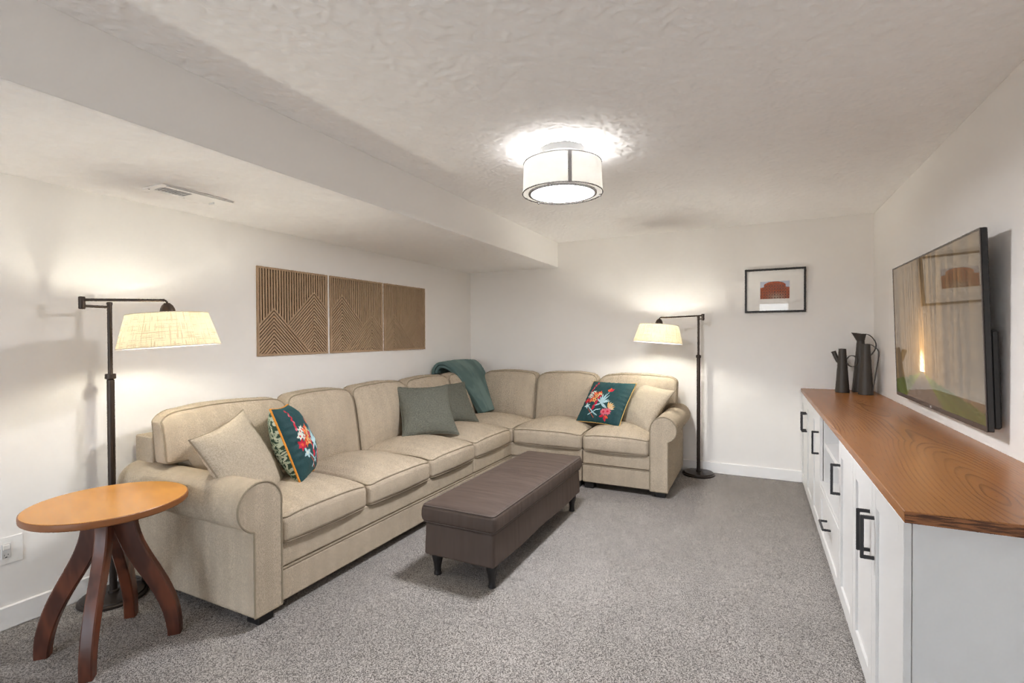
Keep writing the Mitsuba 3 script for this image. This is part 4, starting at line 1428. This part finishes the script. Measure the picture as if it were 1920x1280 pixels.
# ------------------------------------------------------------------ carved wooden wall panels
def make_art(yc, peaks, label, seed):
    """peaks: (y offset, z) of the two mountains from the panel's left bottom corner; the first stands in front."""
    t = thing('wood_wall_art', label, 'wall art', 'three slatted wooden mountain panels')
    S, HH = .634, .634
    xw = XL + .0005
    y0, zb = yc - S / 2, 1.2215

    def put(v):
        v = np.asarray(v, float)
        return np.stack([xw + v[:, 2], y0 + v[:, 0], zb + v[:, 1]], 1)

    def slab(poly, d0, d1):
        v, f = extrude(poly, d1 - d0)
        v = v + [0, 0, d0]
        return v, f

    part('backing', shape(*outward(put(plain_box((.004, .004, 0), (S - .004, HH - .004, .003))[0]), plain_box((.004, .004, 0), (S - .004, HH - .004, .003))[1]), 'mat_artback', smooth=False), t, 'dark backing board')
    fw = .014
    fr = sbox(0, 0, S, HH).difference(sbox(fw, fw, S - fw, HH - fw))
    v, f = slab(fr, 0, .013)
    part('frame', shape(*outward(put(v), f), 'mat_artwood', smooth=False, uv=np.stack([v[:, 0] + v[:, 1] * .1, v[:, 1] * .2 + v[:, 0] * .05], 1)), t)
    inner = sbox(fw, fw, S - fw, HH - fw)
    front, back_ = peaks

    def tri(pk):
        return Polygon([(pk[0], pk[1]), (pk[0] - 2, pk[1] - 2), (pk[0] + 2, pk[1] - 2)])
    A_ = tri(front).intersection(inner)
    B_ = tri(back_).intersection(inner).difference(A_)
    sky_ = inner.difference(tri(front)).difference(tri(back_))
    pit, w = .0225, .0130

    def add(poly, depth, along):
        for g in (poly.geoms if hasattr(poly, 'geoms') else [poly]):
            if g.is_empty or g.geom_type != 'Polygon' or g.area < 2e-5:
                continue
            v, f = slab(g, .003, depth)
            o = np.array(along)
            uv = np.stack([v[:, :2] @ o, v[:, 0] * -o[1] + v[:, 1] * o[0] + len(scene) * .37], 1)
            part('slat', shape(*outward(put(v), f), 'mat_artwood', smooth=False, uv=uv), t)

    n = int((S - 2 * fw) / pit)
    for i in range(n + 1):
        x = fw + .008 + i * pit
        if x + w < S - fw + .004:
            add(sbox(x, fw, x + w, HH - fw).intersection(sky_), .011, (0, 1))
    for reg, pk in ((A_, front), (B_, back_)):
        step, w2 = .0186 * math.sqrt(2), .0122
        k = 0
        while pk[1] - k * step > -1.0:
            z = pk[1] - k * step
            hw = w2 * math.sqrt(2)
            for sg in (-1, 1):
                q = Polygon([(pk[0], z), (pk[0] + sg * 2, z - 2), (pk[0] + sg * 2, z - 2 - hw), (pk[0], z - hw)])
                add(q.buffer(0).intersection(reg),   .0115 if k else .0125, (sg * .7071, -.7071))
            k += 1


make_art(2.638, ((.133, .346), (.497, .490)), 'slatted wooden panel with two mountain peaks, nearest of the three', 1)
make_art(3.300, ((.490, .347), (.130, .490)), 'slatted wooden panel with two mountain peaks, middle of the three', 2)
make_art(3.958, ((.137, .353), (.500, .487)), 'slatted wooden panel with two mountain peaks, farthest of the three', 3)


# ------------------------------------------------------------------ outlet and air register
def make_outlet():
    t = thing('wall_outlet', 'white electrical outlet plate low on the left wall beside the side table', 'outlet')
    yc, zc = 1.015, .367
    x = XL

    def B(lo, hi, bv=.001):
        v, f = cbox(lo, hi, bv)
        return np.stack([x + v[:, 2], yc + v[:, 0], zc + v[:, 1]], 1), f
    part('plate', shape(*outward(*B((-.062, -.064, 0), (.062, .064, .006), .003)), 'mat_plastic', smooth=False), t)
    part('receptacle', shape(*outward(*B((-.016, -.034, .005), (.018, .034, .009), .002)), 'mat_white', smooth=False), t)
    part('cover', shape(*outward(*B((-.012, .006, .0085), (.014, .029, .0125), .002)), 'mat_plastic', smooth=False), t)
    for dy, w, h in ((-.006, .0022, .008), (.007, .0022, .006)):
        part('slot', shape(*outward(*B((dy - w / 2, -.018 - h / 2, .0085), (dy + w / 2, -.018 + h / 2, .0094), .0003)), 'mat_dark', smooth=False), t)
    part('slot', shape(*outward(*B((-.003, -.031, .0085), (.003, -.027, .0094), .0003)), 'mat_dark', smooth=False), t)
    for dz in (-.050, .050):
        part('screw', shape(*outward(*B((-.003, dz - .003, .005), (.003, dz + .003, .0068), .001)), 'mat_plastic', smooth=False), t)


make_outlet()


def make_vent():
    t = thing('air_register', 'white slotted air register in the underside of the bulkhead', 'vent')
    # on the underside: x across, y along
    x0, x1, y0, y1 = -2.800, -2.625, 1.440, 1.815
    z = ZS - .0040
    slot = sbox(x0 + .040, y0 + .030, x1 - .045, y0 + .175)
    pl = sbox(x0, y0, x1, y1).difference(slot)
    v, f = extrude(pl, .006)
    v[:, 2] = z - .006 + v[:, 2]
    part('plate', shape(*outward(v, f), 'mat_plastic', smooth=False), t)
    part('duct', shape(*plain_box((x0 + .04, y0 + .03, z - .0012), (x1 - .045, y0 + .175, z - .0004)), 'mat_dark', smooth=False), t, 'dark opening')
    for i in range(9):
        yy = y0 + .036 + i * .0168
        v, f = cbox((x0 + .038, yy, z - .0060), (x1 - .043, yy + .006, z - .0012), .0008)
        part('louver', shape(v, f, 'mat_white', smooth=False), t)
    part('raised_lip', shape(*cbox((x1 - .010, y0 + .02, z - .011), (x1, y1 - .005, z - .0055), .001), 'mat_white', smooth=False), t)
    part('lever', shape(*cbox((x0 + .03, y1 - .055, z - .016), (x0 + .075, y1 - .049, z - .0055), .001), 'mat_white', smooth=False), t)
    for xx, yy in ((x0 + .03, y0 + .014), (x0 + .02, y0 + .19)):
        part('screw', shape(*outward(*lathe([(0, z - .0085), (.004, z - .0075), (.0045, z - .006), (0, z - .0055)], 12, (xx, yy, 0))), 'mat_nickel', smooth=False), t)


make_vent()
